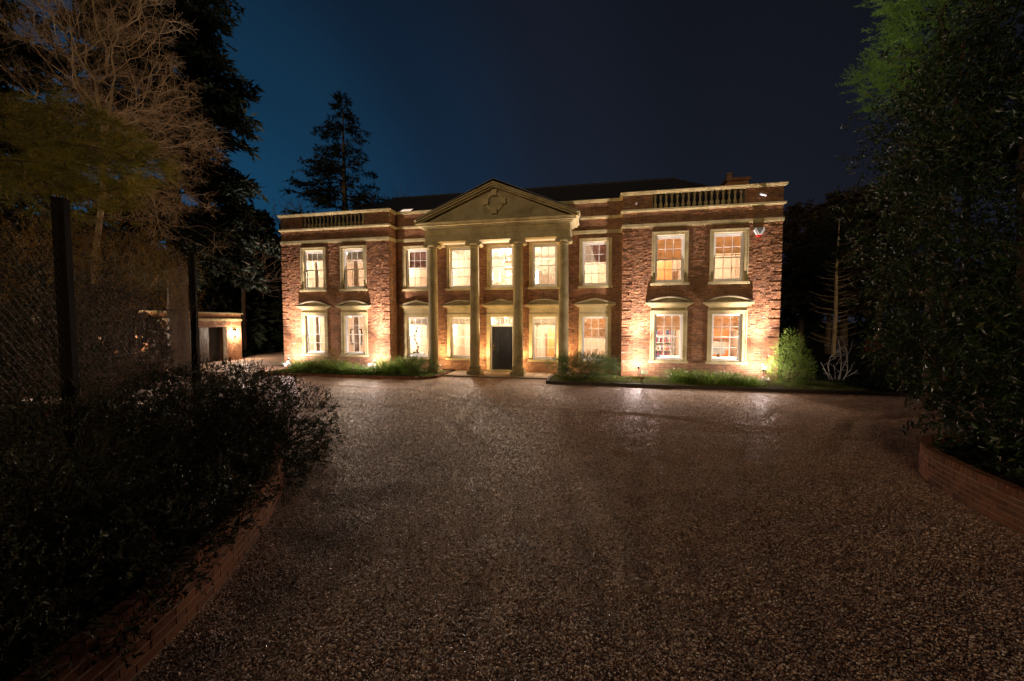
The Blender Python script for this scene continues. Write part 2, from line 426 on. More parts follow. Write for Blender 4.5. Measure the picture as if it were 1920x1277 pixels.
# loose gravel chips, densest near the camera
def gravel_chips():
    n = 330000; k = n*4
    d = 1.6 + 12.5*rng.random(k)**1.15
    ta = rng.uniform(-1.42, 1.42, k)
    yaw = R(11.755)
    x = d*ta*np.cos(yaw) - d*np.sin(yaw); y = -17.4 + d*np.cos(yaw) + d*ta*np.sin(yaw)
    keep = rng.random(k) < np.clip((14.5-d)/7.5, 0, 1)
    lim = np.interp(y, [-17.4, -15.5, -15.0, -14.4, -13.6, -13.0, -12.4, -12.0, -11.2, -8.2], [-2.6, -3.05, -3.17, -3.38, -3.8, -4.15, -4.7, -5.9, -8.5, -17])
    limr = np.interp(y, [-17.4, -12.2, -11.5, -10.9, -10.3, -9.75, -9.35, -9.1, -9.0], [4.7, 4.84, 4.88, 4.95, 5.1, 5.4, 5.95, 7.7, 11.5])
    keep &= (x > lim + 0.02) & (x < limr - 0.02) & (y < -2.55) & (x > -16.8)
    x, y = x[keep][:n], y[keep][:n]
    m = len(x)
    z = gz(x, y)
    s = rng.uniform(0.0038, 0.0092, m)*(1 + 0.5*(rng.random(m) > 0.9))
    SC = np.stack([s*rng.uniform(0.8, 1.5, m), s*rng.uniform(0.6, 1.0, m), s*rng.uniform(0.45, 0.85, m)], -1)
    RO = np.stack([rng.normal(0, 0.4, m), rng.normal(0, 0.4, m), rng.uniform(0, 6.28, m)], -1)
    me = bpy.data.meshes.new('gravel'); me.vertices.add(m)
    me.vertices.foreach_set('co', np.stack([x, y, z + s*0.30], -1).ravel())
    for nm, arr in (('chip_scale', SC), ('chip_turn', RO)):
        a = me.attributes.new(nm, 'FLOAT_VECTOR', 'POINT'); a.data.foreach_set('vector', arr.astype(np.float32).ravel())
    me.materials.append(M_PEB)
    o = link('gravel', me, kind='stuff')
    ng = bpy.data.node_groups.new('gravel_chips', 'GeometryNodeTree')
    ng.interface.new_socket('Geometry', in_out='INPUT', socket_type='NodeSocketGeometry'); ng.interface.new_socket('Geometry', in_out='OUTPUT', socket_type='NodeSocketGeometry')
    gi = ng.nodes.new('NodeGroupInput'); go = ng.nodes.new('NodeGroupOutput'); mp = ng.nodes.new('GeometryNodeMeshToPoints')
    ic = ng.nodes.new('GeometryNodeMeshIcoSphere'); ic.inputs['Radius'].default_value = 1.0; ic.inputs['Subdivisions'].default_value = 1
    sm = ng.nodes.new('GeometryNodeSetMaterial'); sm.inputs['Material'].default_value = M_PEB
    ip = ng.nodes.new('GeometryNodeInstanceOnPoints')
    na = [ng.nodes.new('GeometryNodeInputNamedAttribute') for _ in range(2)]
    for q, nm in zip(na, ('chip_scale', 'chip_turn')): q.data_type = 'FLOAT_VECTOR'; q.inputs['Name'].default_value = nm
    er = ng.nodes.new('FunctionNodeEulerToRotation'); L = ng.links.new
    L(gi.outputs[0], mp.inputs['Mesh']); L(mp.outputs[0], ip.inputs['Points']); L(ic.outputs['Mesh'], sm.inputs['Geometry']); L(sm.outputs[0], ip.inputs['Instance'])
    L(na[1].outputs[0], er.inputs[0]); L(er.outputs[0], ip.inputs['Rotation']); L(na[0].outputs[0], ip.inputs['Scale']); L(ip.outputs[0], go.inputs[0])
    md = o.modifiers.new('chips', 'NODES'); md.node_group = ng
    return o
gravel_chips()

# ------------------------------------------------------------------ brickwork
CH = 0.075
class Frame:
    def __init__(s, o, u, n):
        s.o = np.array(o, float); s.u = np.array(u, float); s.n = np.array(n, float); s.z = np.array([0, 0, 1.0])
    def P(s, a, b, c):
        return s.o + np.asarray(a)[..., None]*s.u + np.asarray(b)[..., None]*s.n + np.asarray(c)[..., None]*s.z
def lay(fr, segs, mb, jit=0.0042, rough=0.011):
    """segs: list of (u0,u1,zc0,height,base) intervals already cut; bricks laid in Flemish bond"""
    A = np.array(segs)
    if len(A) == 0: return
    u0, u1, z0, z1, b = A.T
    m = len(A)
    # eight corners: front four jittered
    def f(a, bb, c): return fr.P(a, bb, c)
    pr = b + rng.uniform(0, rough, m)
    j = lambda: rng.normal(0, jit, m)
    V = np.stack([f(u0, b-0.016, z0), f(u1, b-0.016, z0), f(u1, b-0.016, z1), f(u0, b-0.016, z1),
                  f(u0+0.001, pr+j(), z0+0.001), f(u1-0.001, pr+j(), z0+0.001), f(u1-0.001, pr+j(), z1-0.001), f(u0+0.001, pr+j(), z1-0.001)], 1)
    F = (np.arange(m)*8)[:, None, None] + np.array([(4,5,6,7),(0,1,5,4),(1,2,6,5),(2,3,7,6),(3,0,4,7)])[None]
    mb.add(V.reshape(-1, 3), F.reshape(-1, 4))
def brick_segs(L, za, zb, holes=(), quoin=None, u00=0.0):
    out_ = []
    i0 = int(round(za/CH)); i1 = int(round(zb/CH))
    for i in range(i0, i1):
        z0 = i*CH + 0.005; z1 = z0 + 0.065; zm = (z0+z1)/2
        runs = [(u00, L, 0.0)]
        if quoin and i % 5 != 4:
            q = 0.42 if (i//5) % 2 == 0 else 0.32
            if quoin == 'both': runs = [(u00, q, 0.024), (q, L-q, 0.0), (L-q, L, 0.024)]
            elif quoin == 'far': runs = [(u00, L-q, 0.0), (L-q, L, 0.024)]
        cuts = [h for h in holes if h[2] < zm < h[3]]
        for ra, rb_, base in runs:
            iv = [(ra, rb_)]
            for h in cuts:
                nv = []
                for a, b_ in iv:
                    if h[1] <= a or h[0] >= b_: nv.append((a, b_)); continue
                    if h[0] > a: nv.append((a, h[0]))
                    if h[1] < b_: nv.append((h[1], b_))
                iv = nv
            for a, b_ in iv:
                u = -0.17*(i % 2) - 0.3375*2 + (0.0 if base == 0 else ra)
                k = 0
                while u < b_:
                    ln = 0.215 if k % 2 == 0 else 0.1025
                    x0, x1 = max(u, a), min(u+ln, b_)
                    if x1 - x0 > 0.02: out_.append((x0, x1, z0, z1, base))
                    u += ln + 0.01; k += 1
    return out_
def panels(u0, u1, z0, z1, holes):
    us = sorted({u0, u1, *[h[0] for h in holes], *[h[1] for h in holes]}); us = [u for u in us if u0 <= u <= u1]
    out_ = []
    for a, b in zip(us, us[1:]):
        zs = [(z0, z1)]
        for h in holes:
            if h[0] < (a+b)/2 < h[1]:
                nz_ = []
                for p, q in zs:
                    if h[2] > p: nz_.append((p, min(q, h[2])))
                    if h[3] < q: nz_.append((max(p, h[3]), q))
                zs = [t for t in nz_ if t[1]-t[0] > 1e-4]
        out_ += [(a, b, p, q) for p, q in zs]
    return out_
def brick_wall(name, fr, L, za, zb, holes, parent, quoin=None, thick=0.3, u00=0.0, bm=M_BRICK):
    mb = MB()
    for a, b, p, q in panels(u00, L, za, zb, holes):
        c = [fr.P(np.array(x), np.array(y), np.array(z_)) for x, y, z_ in ((a,-0.008,p),(b,-0.008,p),(b,-thick,p),(a,-thick,p),(a,-0.008,q),(b,-0.008,q),(b,-thick,q),(a,-thick,q))]
        mb.add(np.array(c), np.array([(0,3,2,1),(4,5,6,7),(0,1,5,4),(1,2,6,5),(2,3,7,6),(3,0,4,7)]))
    wl = mb.build(name, M_MORTAR, parent)
    mb = MB(); lay(fr, brick_segs(L, za, zb, holes, quoin, u00), mb)
    mb.build('brickwork', bm, wl, kind='stuff')
    return wl

# ------------------------------------------------------------------ the house
CX = -4.25
WL0, WL1 = -15.93, -9.79           # left wing
WR0, WR1 = 1.27, 7.41              # right wing
PY = 0.70                          # central wall plane
house = thing('country_house', 'two storey red brick mansion with lit sash windows and four column stone portico', 'house', (0, 0, 0))
upper = dict(sb=4.00, gb=4.25, gt=5.97, st=6.26, hood=None, W=1.45)
lowW = dict(sb=0.70, gb=0.93, gt=2.70, st=2.93, hood='seg', W=1.48, frz=3.12)
lowC = dict(sb=0.56, gb=0.79, gt=2.60, st=2.84, hood='tri', W=1.46, frz=3.13)
WC = (WR0+WR1)/2; WCL = (WL0+WL1)/2
wins = []
for c, y in ((WCL-1.17, 0), (WCL+1.12, 0), (WC-1.15, 0), (WC+1.13, 0)):
    wins += [(c, y, dict(upper)), (c, y, dict(lowW))]
for dx, h in ((-4.42, 'tri'), (-2.07, 'seg'), (2.05, 'seg'), (4.38, 'tri')):
    wins += [(CX+dx, PY, dict(upper)), (CX+dx, PY, dict(lowC, hood=h))]
wins.append((CX-0.02, PY, dict(upper)))
def holes_for(x0, yy):
    hs = []
    for c, y, s in wins:
        if abs(y-yy) < 0.01: hs.append((c-0.60-x0, c+0.60-x0, s['sb']+0.08, s['st']-0.12))
    return hs
DOORX = CX - 0.02
TOPW = 6.45
for x0, x1, nm in ((WL0, WL1, 'wing_wall'), (WR0, WR1, 'wing_wall')):
    fr = Frame((x0, 0, 0), (1, 0, 0), (0, -1, 0))
    hs = [h for h in holes_for(x0, 0) if -0.1 < h[0] < x1-x0]
    brick_wall(nm, fr, x1-x0, 0, TOPW, hs, house, quoin='both')
    brick_wall('wing_upper_wall', fr, x1-x0, 6.6, 7.125, (), house)
# returns and outer sides (u runs away from the camera on left wing's right side etc.)
HD = 8.5
brick_wall('return_wall', Frame((WL1, 0, 0), (0, 1, 0), (1, 0, 0)), PY, 0, 7.875, (), house, u00=0.006)
brick_wall('return_wall', Frame((WR0, PY, 0), (0, -1, 0), (-1, 0, 0)), PY, 0, 7.875, (), house, u00=0.006)
brick_wall('side_wall', Frame((WL0, HD, 0), (0, -1, 0), (-1, 0, 0)), HD, 0, 7.875, (), house, u00=0.3)
brick_wall('side_wall', Frame((WR1, 0, 0), (0, 1, 0), (1, 0, 0)), HD, 0, 7.875, (), house, u00=0.006)
fr = Frame((WL1, PY, 0), (1, 0, 0), (0, -1, 0))
hs = [h for h in holes_for(WL1, PY)] + [(DOORX-0.62-WL1, DOORX+0.62-WL1, 0.05, 2.80)]
brick_wall('centre_wall', fr, WR0-WL1, 0, TOPW, hs, house)
brick_wall('centre_upper_wall', fr, WR0-WL1, 6.6, 7.125, (), house)
brick_wall('centre_parapet', fr, WR0-WL1, 7.2, 7.875, (), house)
MB().box(WL0, WR1, HD, HD+0.3, 0, 7.9).build('rear_wall', M_MORTAR, house)

# stone bands and copings, profile swept round the front
def band(z0, z1, proj, name, steps=((0, 1, 1.0),)):
    for a, b, k in steps:
        p = proj*k; za = z0+(z1-z0)*a; zb = z0+(z1-z0)*b
        mb = MB()
        t = 0.34
        mb.box(WL0-p, WL1+p, -p, t, za, zb)
        mb.box(WR0-p, WR1+p, -p, t, za, zb)
        mb.box(WL1+p+0.002, WR0-p-0.002, PY-p, PY+t, za, zb)
        mb.box(WL1-t, WL1+p, t+0.002, PY+t, za, zb); mb.box(WR0-p, WR0+t, t+0.002, PY+t, za, zb)
        mb.box(WL0-p, WL0+t, t+0.002, HD, za, zb); mb.box(WR1-t, WR1+p, t+0.002, HD, za, zb)
        mb.build(name, M_STONE, house)
band(6.45, 6.62, 0.045, 'stone_band', ((0, 0.28, 0.6), (0.28, 1, 1.0)))
band(7.115, 7.235, 0.09, 'stone_band', ((0, 0.35, 0.45), (0.35, 1, 1.0)))
band(7.84, 7.97, 0.12, 'coping', ((0, 0.35, 0.5), (0.35, 0.7, 0.8), (0.7, 1, 1.0)))
# wing parapets: brick piers and balustrades
BW = 1.77
for c, x0, x1 in ((WC-0.09, WR0, WR1), (WCL-0.03, WL0, WL1)):
    for a, b in ((x0, c-BW), (c+BW, x1)):
        brick_wall('parapet_pier', Frame((a, 0, 0), (1, 0, 0), (0, -1, 0)), b-a, 7.2, 7.875, (), house)
    base = MB()
    prof = [(0.075, 0), (0.075, 0.03), (0.05, 0.045), (0.06, 0.07), (0.088, 0.14), (0.085, 0.19), (0.072, 0.225), (0.042, 0.27), (0.036, 0.36), (0.040, 0.44), (0.055, 0.50), (0.062, 0.52), (0.050, 0.545), (0.078, 0.56), (0.078, 0.61)]
    k = 16
    me = None
    for i in range(k):
        x = c - BW + (i+0.5)*2*BW/k
        if me is None:
            o = MB().lathe(prof, n=10).build('baluster', M_STONED, house, smooth='auto'); me = o.data
            o.location = (x, 0.12, 7.235)
        else: link('baluster', me, house, loc=(x, 0.12, 7.235))

# ---- window factory
pane_cache = {}
def hood(kind, cx, Y0, z, W, parent, wing):
    hw = W/2 + 0.20
    mb = MB()
    for i, (dz0, dz1, p, e) in enumerate(((0.0, 0.045, 0.07, -0.12), (0.047, 0.085, 0.13, -0.06), (0.087, 0.14, 0.19, 0.0))):
        if not wing: p *= 0.75
        mb.box(cx-hw-e+0.0 if False else cx-(hw+e), cx+(hw+e), Y0-p, Y0+0.02, z+dz0, z+dz1)
    o = mb.build('hood', M_STONE, parent)
    top = z + 0.142
    d = 0.17 if wing else 0.12
    mb = MB(); rise = 0.25
    if kind == 'seg':
        n = 14; r = (hw*hw + rise*rise)/(2*rise)
        arc = [(-hw + 2*hw*i/n) for i in range(n+1)]
        az = [math.sqrt(r*r - x*x) - (r-rise) for x in arc]
        mb.prism([(cx+x, top+max(0.001, a*0.72)) for x, a in zip(arc, az)][::1] + [(cx+hw, top), (cx-hw, top)][:0] + [(cx+hw, top+0.0005), (cx-hw, top+0.0005)], Y0-0.06, Y0+0.02)
        poly_o = [(cx+x*1.02, top+a) for x, a in zip(arc, az)]; poly_i = [(cx+x*0.96, top+max(0, a-0.055)) for x, a in zip(arc, az)]
        for i in range(n):
            mb.prism([poly_i[i], poly_i[i+1], poly_o[i+1], poly_o[i]], Y0-d, Y0+0.02)
        mb.build('pediment_head', M_STONED, o)
        cap = MB()
        for i in range(n):
            a0, a1 = poly_o[i], poly_o[i+1]
            cap.prism([(a0[0], a0[1]+0.001), (a1[0], a1[1]+0.001), (a1[0], a1[1]+0.013), (a0[0], a0[1]+0.013)], Y0-d-0.01, Y0+0.02)
        cap.build('lead_cap', M_LEAD, o)
    else:
        rise = 0.26
        mb.prism([(cx-hw+0.02, top), (cx+hw-0.02, top), (cx, top+rise*0.8)], Y0-0.05, Y0+0.02)
        for s_ in (-1, 1):
            mb.prism([(cx+s_*hw, top+0.001), (cx+s_*hw, top+0.05), (cx, top+rise+0.02), (cx, top+rise-0.055), (cx+s_*(hw-0.16), top+0.001)][::s_], Y0-d, Y0+0.02)
        mb.build('pediment_head', M_STONED, o)
def window(cx, Y0, s, blind=None):
    W = s['W']; hw = W/2
    wing = Y0 < 0.1
    f = MB()
    st, sb = s['st'], s['sb'] + 0.10
    p1, p2 = 0.045, 0.07
    # stone surround in two steps
    for a, b in ((-hw, -0.58), (0.58, hw)):
        f.box(cx+a, cx+b, Y0-p1, Y0+0.10, sb, st)
    f.box(cx-0.58, cx+0.58, Y0-p1, Y0+0.10, st-0.145, st)
    if wing or s['hood'] is None:
        for sg in (-1, 1):
            a, b = sorted((cx+sg*(hw), cx+sg*(hw-0.045)))
            f.box(a, b, Y0-p2, Y0-p1-0.0005, sb, st)
        f.box(cx-hw+0.0455, cx+hw-0.0455, Y0-p2, Y0-p1-0.0005, st-0.045, st)
    win = f.build('window', M_STONE, house)
    MB().box(cx-hw-0.05, cx+hw+0.05, Y0-0.12, Y0+0.14, s['sb'], s['sb']+0.10).build('sill', M_STONE, win)
    # box frame
    f = MB(); y0, y1 = Y0+0.06, Y0+0.19
    ft = st-0.145; fb = sb
    f.box(cx-0.58, cx-0.515, y0, y1, fb, ft); f.box(cx+0.515, cx+0.58, y0, y1, fb, ft)
    f.box(cx-0.515, cx+0.515, y0, y1, ft-0.07, ft); f.box(cx-0.515, cx+0.515, y0-0.03, y1, fb, fb+0.05)
    f.build('box_frame', M_WHITE, win)
    gb, gt = s['gb'], s['gt']; gm = (gb+gt)/2
    half = 0.475
    for k, (za, zb, yy) in enumerate(((gm, gt, Y0+0.085), (gb, gm, Y0+0.13))):
        f = MB()
        lo = za-0.02 if k == 0 else fb+0.052
        hi = ft-0.072 if k == 0 else zb+0.02
        f.box(cx-0.515, cx-half, yy, yy+0.04, lo, hi); f.box(cx+half, cx+0.515, yy, yy+0.04, lo, hi)
        f.box(cx-half, cx+half, yy, yy+0.04, lo, za+(0.018 if k == 0 else 0.0)); f.box(cx-half, cx+half, yy, yy+0.04, zb-(0 if k == 0 else 0.018), hi)
        f.build('sash', M_WHITE, win)
        g = MB(); bw = 0.011
        for xx in (-half/3, half/3): g.box(cx+xx-bw, cx+xx+bw, yy+0.004, yy+0.034, za+(0.018 if k == 0 else 0), zb-(0 if k == 0 else 0.018))
        zz = (za+zb)/2
        for a, b in ((-half, -half/3-bw), (-half/3+bw, half/3-bw), (half/3+bw, half)): g.box(cx+a, cx+b, yy+0.004, yy+0.034, zz-bw, zz+bw)
        g.build('glazing_bar', M_WHITE, win)
        pw, ph = 2*half/3, (zb-za)/2
        key = (round(pw, 3), round(ph, 3))
        if key not in pane_cache:
            o = MB().box(-pw/2, pw/2, -0.002, 0.002, -ph/2, ph/2).build('pane', M_GLASS, win); pane_cache[key] = o.data
            COL.objects.unlink(o); bpy.data.objects.remove(o)
        for ci in range(3):
            for ri in range(2):
                link('pane', pane_cache[key], win, loc=(cx-half+(ci+0.5)*pw, yy+0.019, za+(ri+0.5)*ph))
    if s['hood']:
        z = s['frz']
        MB().box(cx-hw+0.012, cx+hw-0.012, Y0-0.035, Y0+0.05, st+0.002, z).build('frieze', M_STONE, win)
        hood(s['hood'], cx, Y0, z+0.001, W, win, wing)
    return win
win_objs = {}
for c, y, s in wins:
    win_objs[(round(c, 2), s['sb'])] = window(c, y, s)

# ---- front door
f = MB()
zt = 2.84
for sg in (-1, 1):
    a, b = sorted((DOORX+sg*0.75, DOORX+sg*0.585)); f.box(a, b, PY-0.05, PY+0.25, 0.1, zt)
f.box(DOORX-0.585, DOORX+0.585, PY-0.05, PY+0.25, 2.70, zt)
f.box(DOORX-0.74, DOORX+0.74, PY-0.04, PY+0.05, zt+0.001, 3.13)
ds = f.build('door_surround', M_STONE, house)
hood('tri', DOORX, PY, 3.131, 1.5, ds, False)
f = MB()
for sg in (-1, 1):
    a, b = sorted((DOORX+sg*0.584, DOORX+sg*0.515)); f.box(a, b, PY+0.05, PY+0.16, 0.12, 2.699)
f.box(DOORX-0.515, DOORX+0.515, PY+0.05, PY+0.16, 2.23, 2.31); f.box(DOORX-0.515, DOORX+0.515, PY+0.05, PY+0.16, 2.66, 2.699)
f.build('door_frame', M_WHITE, ds)
door = MB().box(DOORX-0.513, DOORX+0.513, PY+0.09, PY+0.14, 0.13, 2.228).build('front_door', M_DOOR, house)
for (a, b, z0, z1) in ((-0.42, -0.06, 1.55, 2.10), (0.06, 0.42, 1.55, 2.10), (-0.42, -0.06, 0.90, 1.45), (0.06, 0.42, 0.90, 1.45), (-0.42, -0.06, 0.28, 0.72), (0.06, 0.42, 0.28, 0.72)):
    m_ = MB()
    x0, x1 = DOORX+a, DOORX+b
    v = [(x0, PY+0.089, z0), (x1, PY+0.089, z0), (x1, PY+0.089, z1), (x0, PY+0.089, z1)]
    e = 0.035
    for w0, w1, y_ in ((0, 0.018, 0.072),):
        m_.box(x0, x1, PY+y_, PY+0.0885, z0, z0+w1); m_.box(x0, x1, PY+y_, PY+0.0885, z1-w1, z1)
        m_.box(x0, x0+w1, PY+y_, PY+0.0885, z0+w1, z1-w1); m_.box(x1-w1, x1, PY+y_, PY+0.0885, z0+w1, z1-w1)
    m_.box(x0+0.05, x1-0.05, PY+0.078, PY+0.0885, z0+0.05, z1-0.05)
    m_.build('door_panel', M_DOOR, door)
MB().lathe([(0.0, 0), (0.03, 0.002), (0.03, 0.01), (0.015, 0.02), (0.03, 0.045), (0.02, 0.06), (0, 0.062)], n=12, M=Matrix.Translation((DOORX-0.44, PY+0.09, 1.12)) @ Matrix.Rotation(R(90), 4, 'X')).build('door_handle', M_METAL, door, smooth=True)
MB().box(DOORX-0.45, DOORX-0.43, PY+0.075, PY+0.089, 1.22, 1.32).build('lock_plate', M_METAL, door)
MB().box(DOORX-0.515, DOORX+0.515, PY+0.10, PY+0.104, 2.31, 2.66).build('fanlight_glass', M_GLASS, ds)
f = MB()
nO = 7
for i in range(nO):
    cx_ = DOORX - 0.44 + i*0.88/(nO-1)
    pts = [(cx_ + 0.088*math.cos(t), PY+0.085, 2.485+0.155*math.sin(t)) for t in np.linspace(0, 2*math.pi, 17)]
    f.tube(pts, 0.010, 5)
f.build('fanlight_tracery', M_BLACK, ds)

# ---- portico
COLX = [CX-3.03, CX-1.01, CX+1.01, CX+3.03]
CY = -0.50
RB, RT = 0.225, 0.188
CB, CT = 0.44, 5.78
for i, cx in enumerate(COLX):
    pr = []
    for k in range(13):
        t = k/12; pr.append((RB + (RT-RB)*(t**1.7), CB + (CT-CB)*t))
    pr[0] = (RB+0.02, CB); pr.insert(1, (RB, CB+0.05)); pr.append((RT+0.02, CT+0.02)); pr.append((RT+0.02, CT+0.05)); pr.append((RT, CT+0.06)); pr.append((RT, CT+0.14))
    o = MB().lathe(pr, n=28).build('column', M_STONE, house, smooth='auto'); o.location = (cx, CY, 0)
    b = MB().box(-0.31, 0.31, -0.31, 0.31, 0.0, 0.20)
    b.lathe([(0.30, 0.201), (0.315, 0.24), (0.30, 0.29), (0.27, 0.30), (0.255, 0.33), (0.27, 0.355), (0.285, 0.38), (0.275, 0.41), (0.245, 0.425), (0.245, 0.44)], n=24)
    b.build('column_base', M_STONED, o, smooth='auto')
    c_ = MB(); zc = CT+0.12
    c_.lathe([(RT+0.01, zc), (RT+0.06, zc+0.05), (RT+0.06, zc+0.08), (RT, zc+0.09)], n=20)
    c_.box(-0.25, 0.25, -0.235, 0.235, zc+0.085, zc+0.15)
    for sx in (-1, 1):
        for y0_, y1_ in ((-0.245, 0.245),):
            c_.lathe([(0.001, y0_-0.012), (0.03, y0_-0.012), (0.03, y0_), (0.105, y0_), (0.112, y0_+0.02), (0.10, y0_+0.05), (0.075, -0.04), (0.07, 0), (0.075, 0.04), (0.10, y1_-0.05), (0.112, y1_-0.02), (0.105, y1_), (0.001, y1_)], n=16,
                     M=Matrix.Translation((sx*0.262, 0, zc+0.055)) @ Matrix.Rotation(R(-90), 4, 'X'))
    c_.box(-0.29, 0.29, -0.26, 0.26, zc+0.165, zc+0.205)
    c_.build('capital', M_STONE, o, smooth='auto')
EZ = CT+0.12+0.207      # underside of the entablature, 6.107
EX0, EX1 = CX-3.30, CX+3.30
mb = MB()
mb.box(EX0, EX1, CY-0.23, CY+0.23, EZ, EZ+0.27)
mb.box(EX0-0.025, EX1+0.025, CY-0.255, CY+0.23, EZ+0.271, EZ+0.30)
mb.box(EX0, EX1, CY-0.23, CY+0.23, EZ+0.301, EZ+0.56)
for s_ in (-1, 1):
    a, b = sorted((CX+s_*3.30, CX+s_*2.86)); mb.box(a, b, CY+0.232, PY-0.01, EZ, EZ+0.56)
    a, b = sorted((CX+s_*3.325, CX+s_*2.86)); mb.box(a, b, CY+0.232, PY-0.01, EZ+0.2715, EZ+0.2995)
mb.build('entablature', M_STONE, house)
MB().box(CX-2.86, CX+2.86, CY+0.232, PY-0.01, EZ+0.12, EZ+0.16).build('portico_ceiling', M_CEIL, house)
mb = MB(); cz = EZ+0.562
for dz0, dz1, p in ((0, 0.055, 0.06), (0.056, 0.10, 0.13), (0.101, 0.165, 0.26), (0.166, 0.20, 0.30), (0.201, 0.25, 0.34)):
    mb.box(EX0-p, EX1+p, CY-0.23-p, PY-0.02, cz+dz0, cz+dz1)
mb.build('cornice', M_STONE, house)
pz = cz+0.251; hwp = 3.64; APZ = 8.56
TYF = CY-0.20
mb = MB()
mb.prism([(CX-hwp+0.25, pz), (CX+hwp-0.25, pz), (CX, APZ-0.20)], TYF, TYF+0.3)
tymp = mb.build('tympanum', M_STONED, house)
# stone courses of the tympanum, slightly proud blocks with open joints
slope = (APZ-0.2-pz)/(hwp-0.25)
zc = pz+0.004
blocks = MB()
for ci, hh in enumerate((0.36, 0.38, 0.34, 0.30)):
    za, zb = zc, zc+hh-0.012
    half0 = (APZ-0.2-za)/slope - 0.42; half1 = (APZ-0.2-zb)/slope - 0.40
    n = max(1, int(half0*2/0.95)); 
    edges = np.linspace(-half0, half0, n+1)
    for a, b in zip(edges, edges[1:]):
        a1, b1 = max(a, -half1), min(b, half1)
        if b1 <= a1+0.05: continue
        MB2 = MB().prism([(CX+a+0.006, za), (CX+b-0.006, za), (CX+b1-0.006, zb), (CX+a1+0.006, zb)], TYF-0.014, TYF-0.001)
        MB2.build('stone_block', M_STONED, tymp)
    zc += hh
# raking cornices
for s_ in (-1, 1):
    for off, th, p in ((0.0, 0.055, 0.14), (0.056, 0.07, 0.25), (0.127, 0.045, 0.33)):
        L_ = math.hypot(hwp, APZ-0.19-pz); a = math.atan2(APZ-0.19-pz, hwp)
        nx_, nz_ = -math.sin(a), math.cos(a)
        def pt(t, n_): return (CX+s_*(-hwp + t*math.cos(a) + nx_*n_ + (0 if t > 0 else 0)), pz - 0.03 + t*math.sin(a) + nz_*n_)
        q = [pt(-0.02, off), pt(L_+0.0, off), pt(L_, off+th), pt(-0.02, off+th)]
        q[1] = (CX-s_*0.0, q[1][1]+ (abs(q[1][0]-CX))*math.tan(a)); q[2] = (CX, q[2][1] + (abs(q[2][0]-CX))*math.tan(a))
        MB().prism(q if s_ > 0 else q[::-1], CY-0.23-p, TYF+0.32).build('raking_cornice', M_STONE, house)
# gable roof over the portico
for s_ in (-1, 1):
    a = math.atan2(APZ-pz, hwp)
    MB().prism([(CX+s_*(hwp+0.02), pz+0.165), (CX, APZ+0.09), (CX, APZ+0.115), (CX+s_*(hwp+0.05), pz+0.185)][::s_], CY-0.50, 3.2).build('portico_roof', M_LEAD, house)
# round ornament with four blocks
orn = MB(); oz = 7.72; oc = CX
rr = 0.36
pts = [(oc + rr*math.cos(t), TYF-0.045, oz + rr*math.sin(t)) for t in np.linspace(0, 2*math.pi, 33)]
for i in range(32):
    t0, t1 = i*2*math.pi/32, (i+1)*2*math.pi/32
    q = [(oc+r_*math.cos(t), oz+r_*math.sin(t)) for r_, t in ((0.29, t0), (0.41, t0), (0.41, t1), (0.29, t1))]
    orn.prism(q, TYF-0.09, TYF-0.013)
oo = orn.build('round_ornament', M_STONE, house)
for t in (0, 90, 180, 270):
    M_ = Matrix.Translation((oc, 0, oz)) @ Matrix.Rotation(-R(t), 4, 'Y')
    MB().prism([(0.26, -0.105), (0.52, -0.13), (0.52, 0.13), (0.26, 0.105)], TYF-0.15, TYF-0.012).build('keystone', M_STONE, oo)
    bpy.context.view_layer.objects.active
    k_ = oo.children[-1]; k_.rotation_euler = (0, -R(t), 0); k_.location = (oc, 0, oz)
# fix: key stones were modelled about the origin, so they turn about the ornament's centre

# paving under the portico
slab_x = np.linspace(-6.55, -1.85, 8); 
pav = MB().box(-6.57, -1.83, -1.20, PY-0.01, -0.05, 0.035).build('portico_paving', M_MORTAR, kind='structure')
for i in range(7):
    for j, (ya, yb) in enumerate(((-1.2, -0.82), (-0.81, -0.12), (-0.11, PY-0.02))):
        MB().box(slab_x[i]+0.005, slab_x[i+1]-0.005, ya, yb, 0.036, 0.055+0.003*((i*j) % 2)).build('slab', M_PAVE, pav)
MB().box(DOORX-0.6, DOORX+0.6, PY-0.30, PY+0.2, 0.06, 0.128).build('doorstep', M_STONED, house)

# ---- roof
RX0, RX1 = -12.3, 4.3; RY, RZ = 5.0, 10.13
ex0, ex1, ey, ez = -15.6, 7.1, 1.15, 7.78
rf = MB()
nC = 24
for i in range(nC):
    t0, t1 = i/nC, (i+1)/nC+0.01
    def at(t): return (ex0+(RX0-ex0)*t, ex1+(RX1-ex1)*t, ey+(RY-ey)*t, ez+(RZ-ez)*t)
    a = at(t0); b = at(min(1, t1))
    v = [(a[0], a[2], a[3]+0.022), (a[1], a[2], a[3]+0.022), (b[1], b[2], b[3]+0.006), (b[0], b[2], b[3]+0.006), (a[0], a[2], a[3]), (a[1], a[2], a[3])]
    rf.add(v, [[0, 1, 2, 3], [4, 5, 1, 0]])
    yb0, yb1 = 2*RY-a[2], 2*RY-b[2]
    rf.add([(a[1], a[2], a[3]+0.022), (a[1], yb0, a[3]+0.022), (b[1], yb1, b[3]+0.006), (b[1], b[2], b[3]+0.006)], [[0, 1, 2, 3]])
    rf.add([(a[0], yb0, a[3]+0.022), (a[0], a[2], a[3]+0.022), (b[0], b[2], b[3]+0.006), (b[0], yb1, b[3]+0.006)], [[0, 1, 2, 3]])
    rf.add([(a[1], yb0, a[3]+0.02), (a[0], yb0, a[3]+0.02), (b[0], yb1, b[3]+0.006), (b[1], yb1, b[3]+0.006)], [[0, 1, 2, 3]])
roof = rf.build('roof', M_SLATE, house)
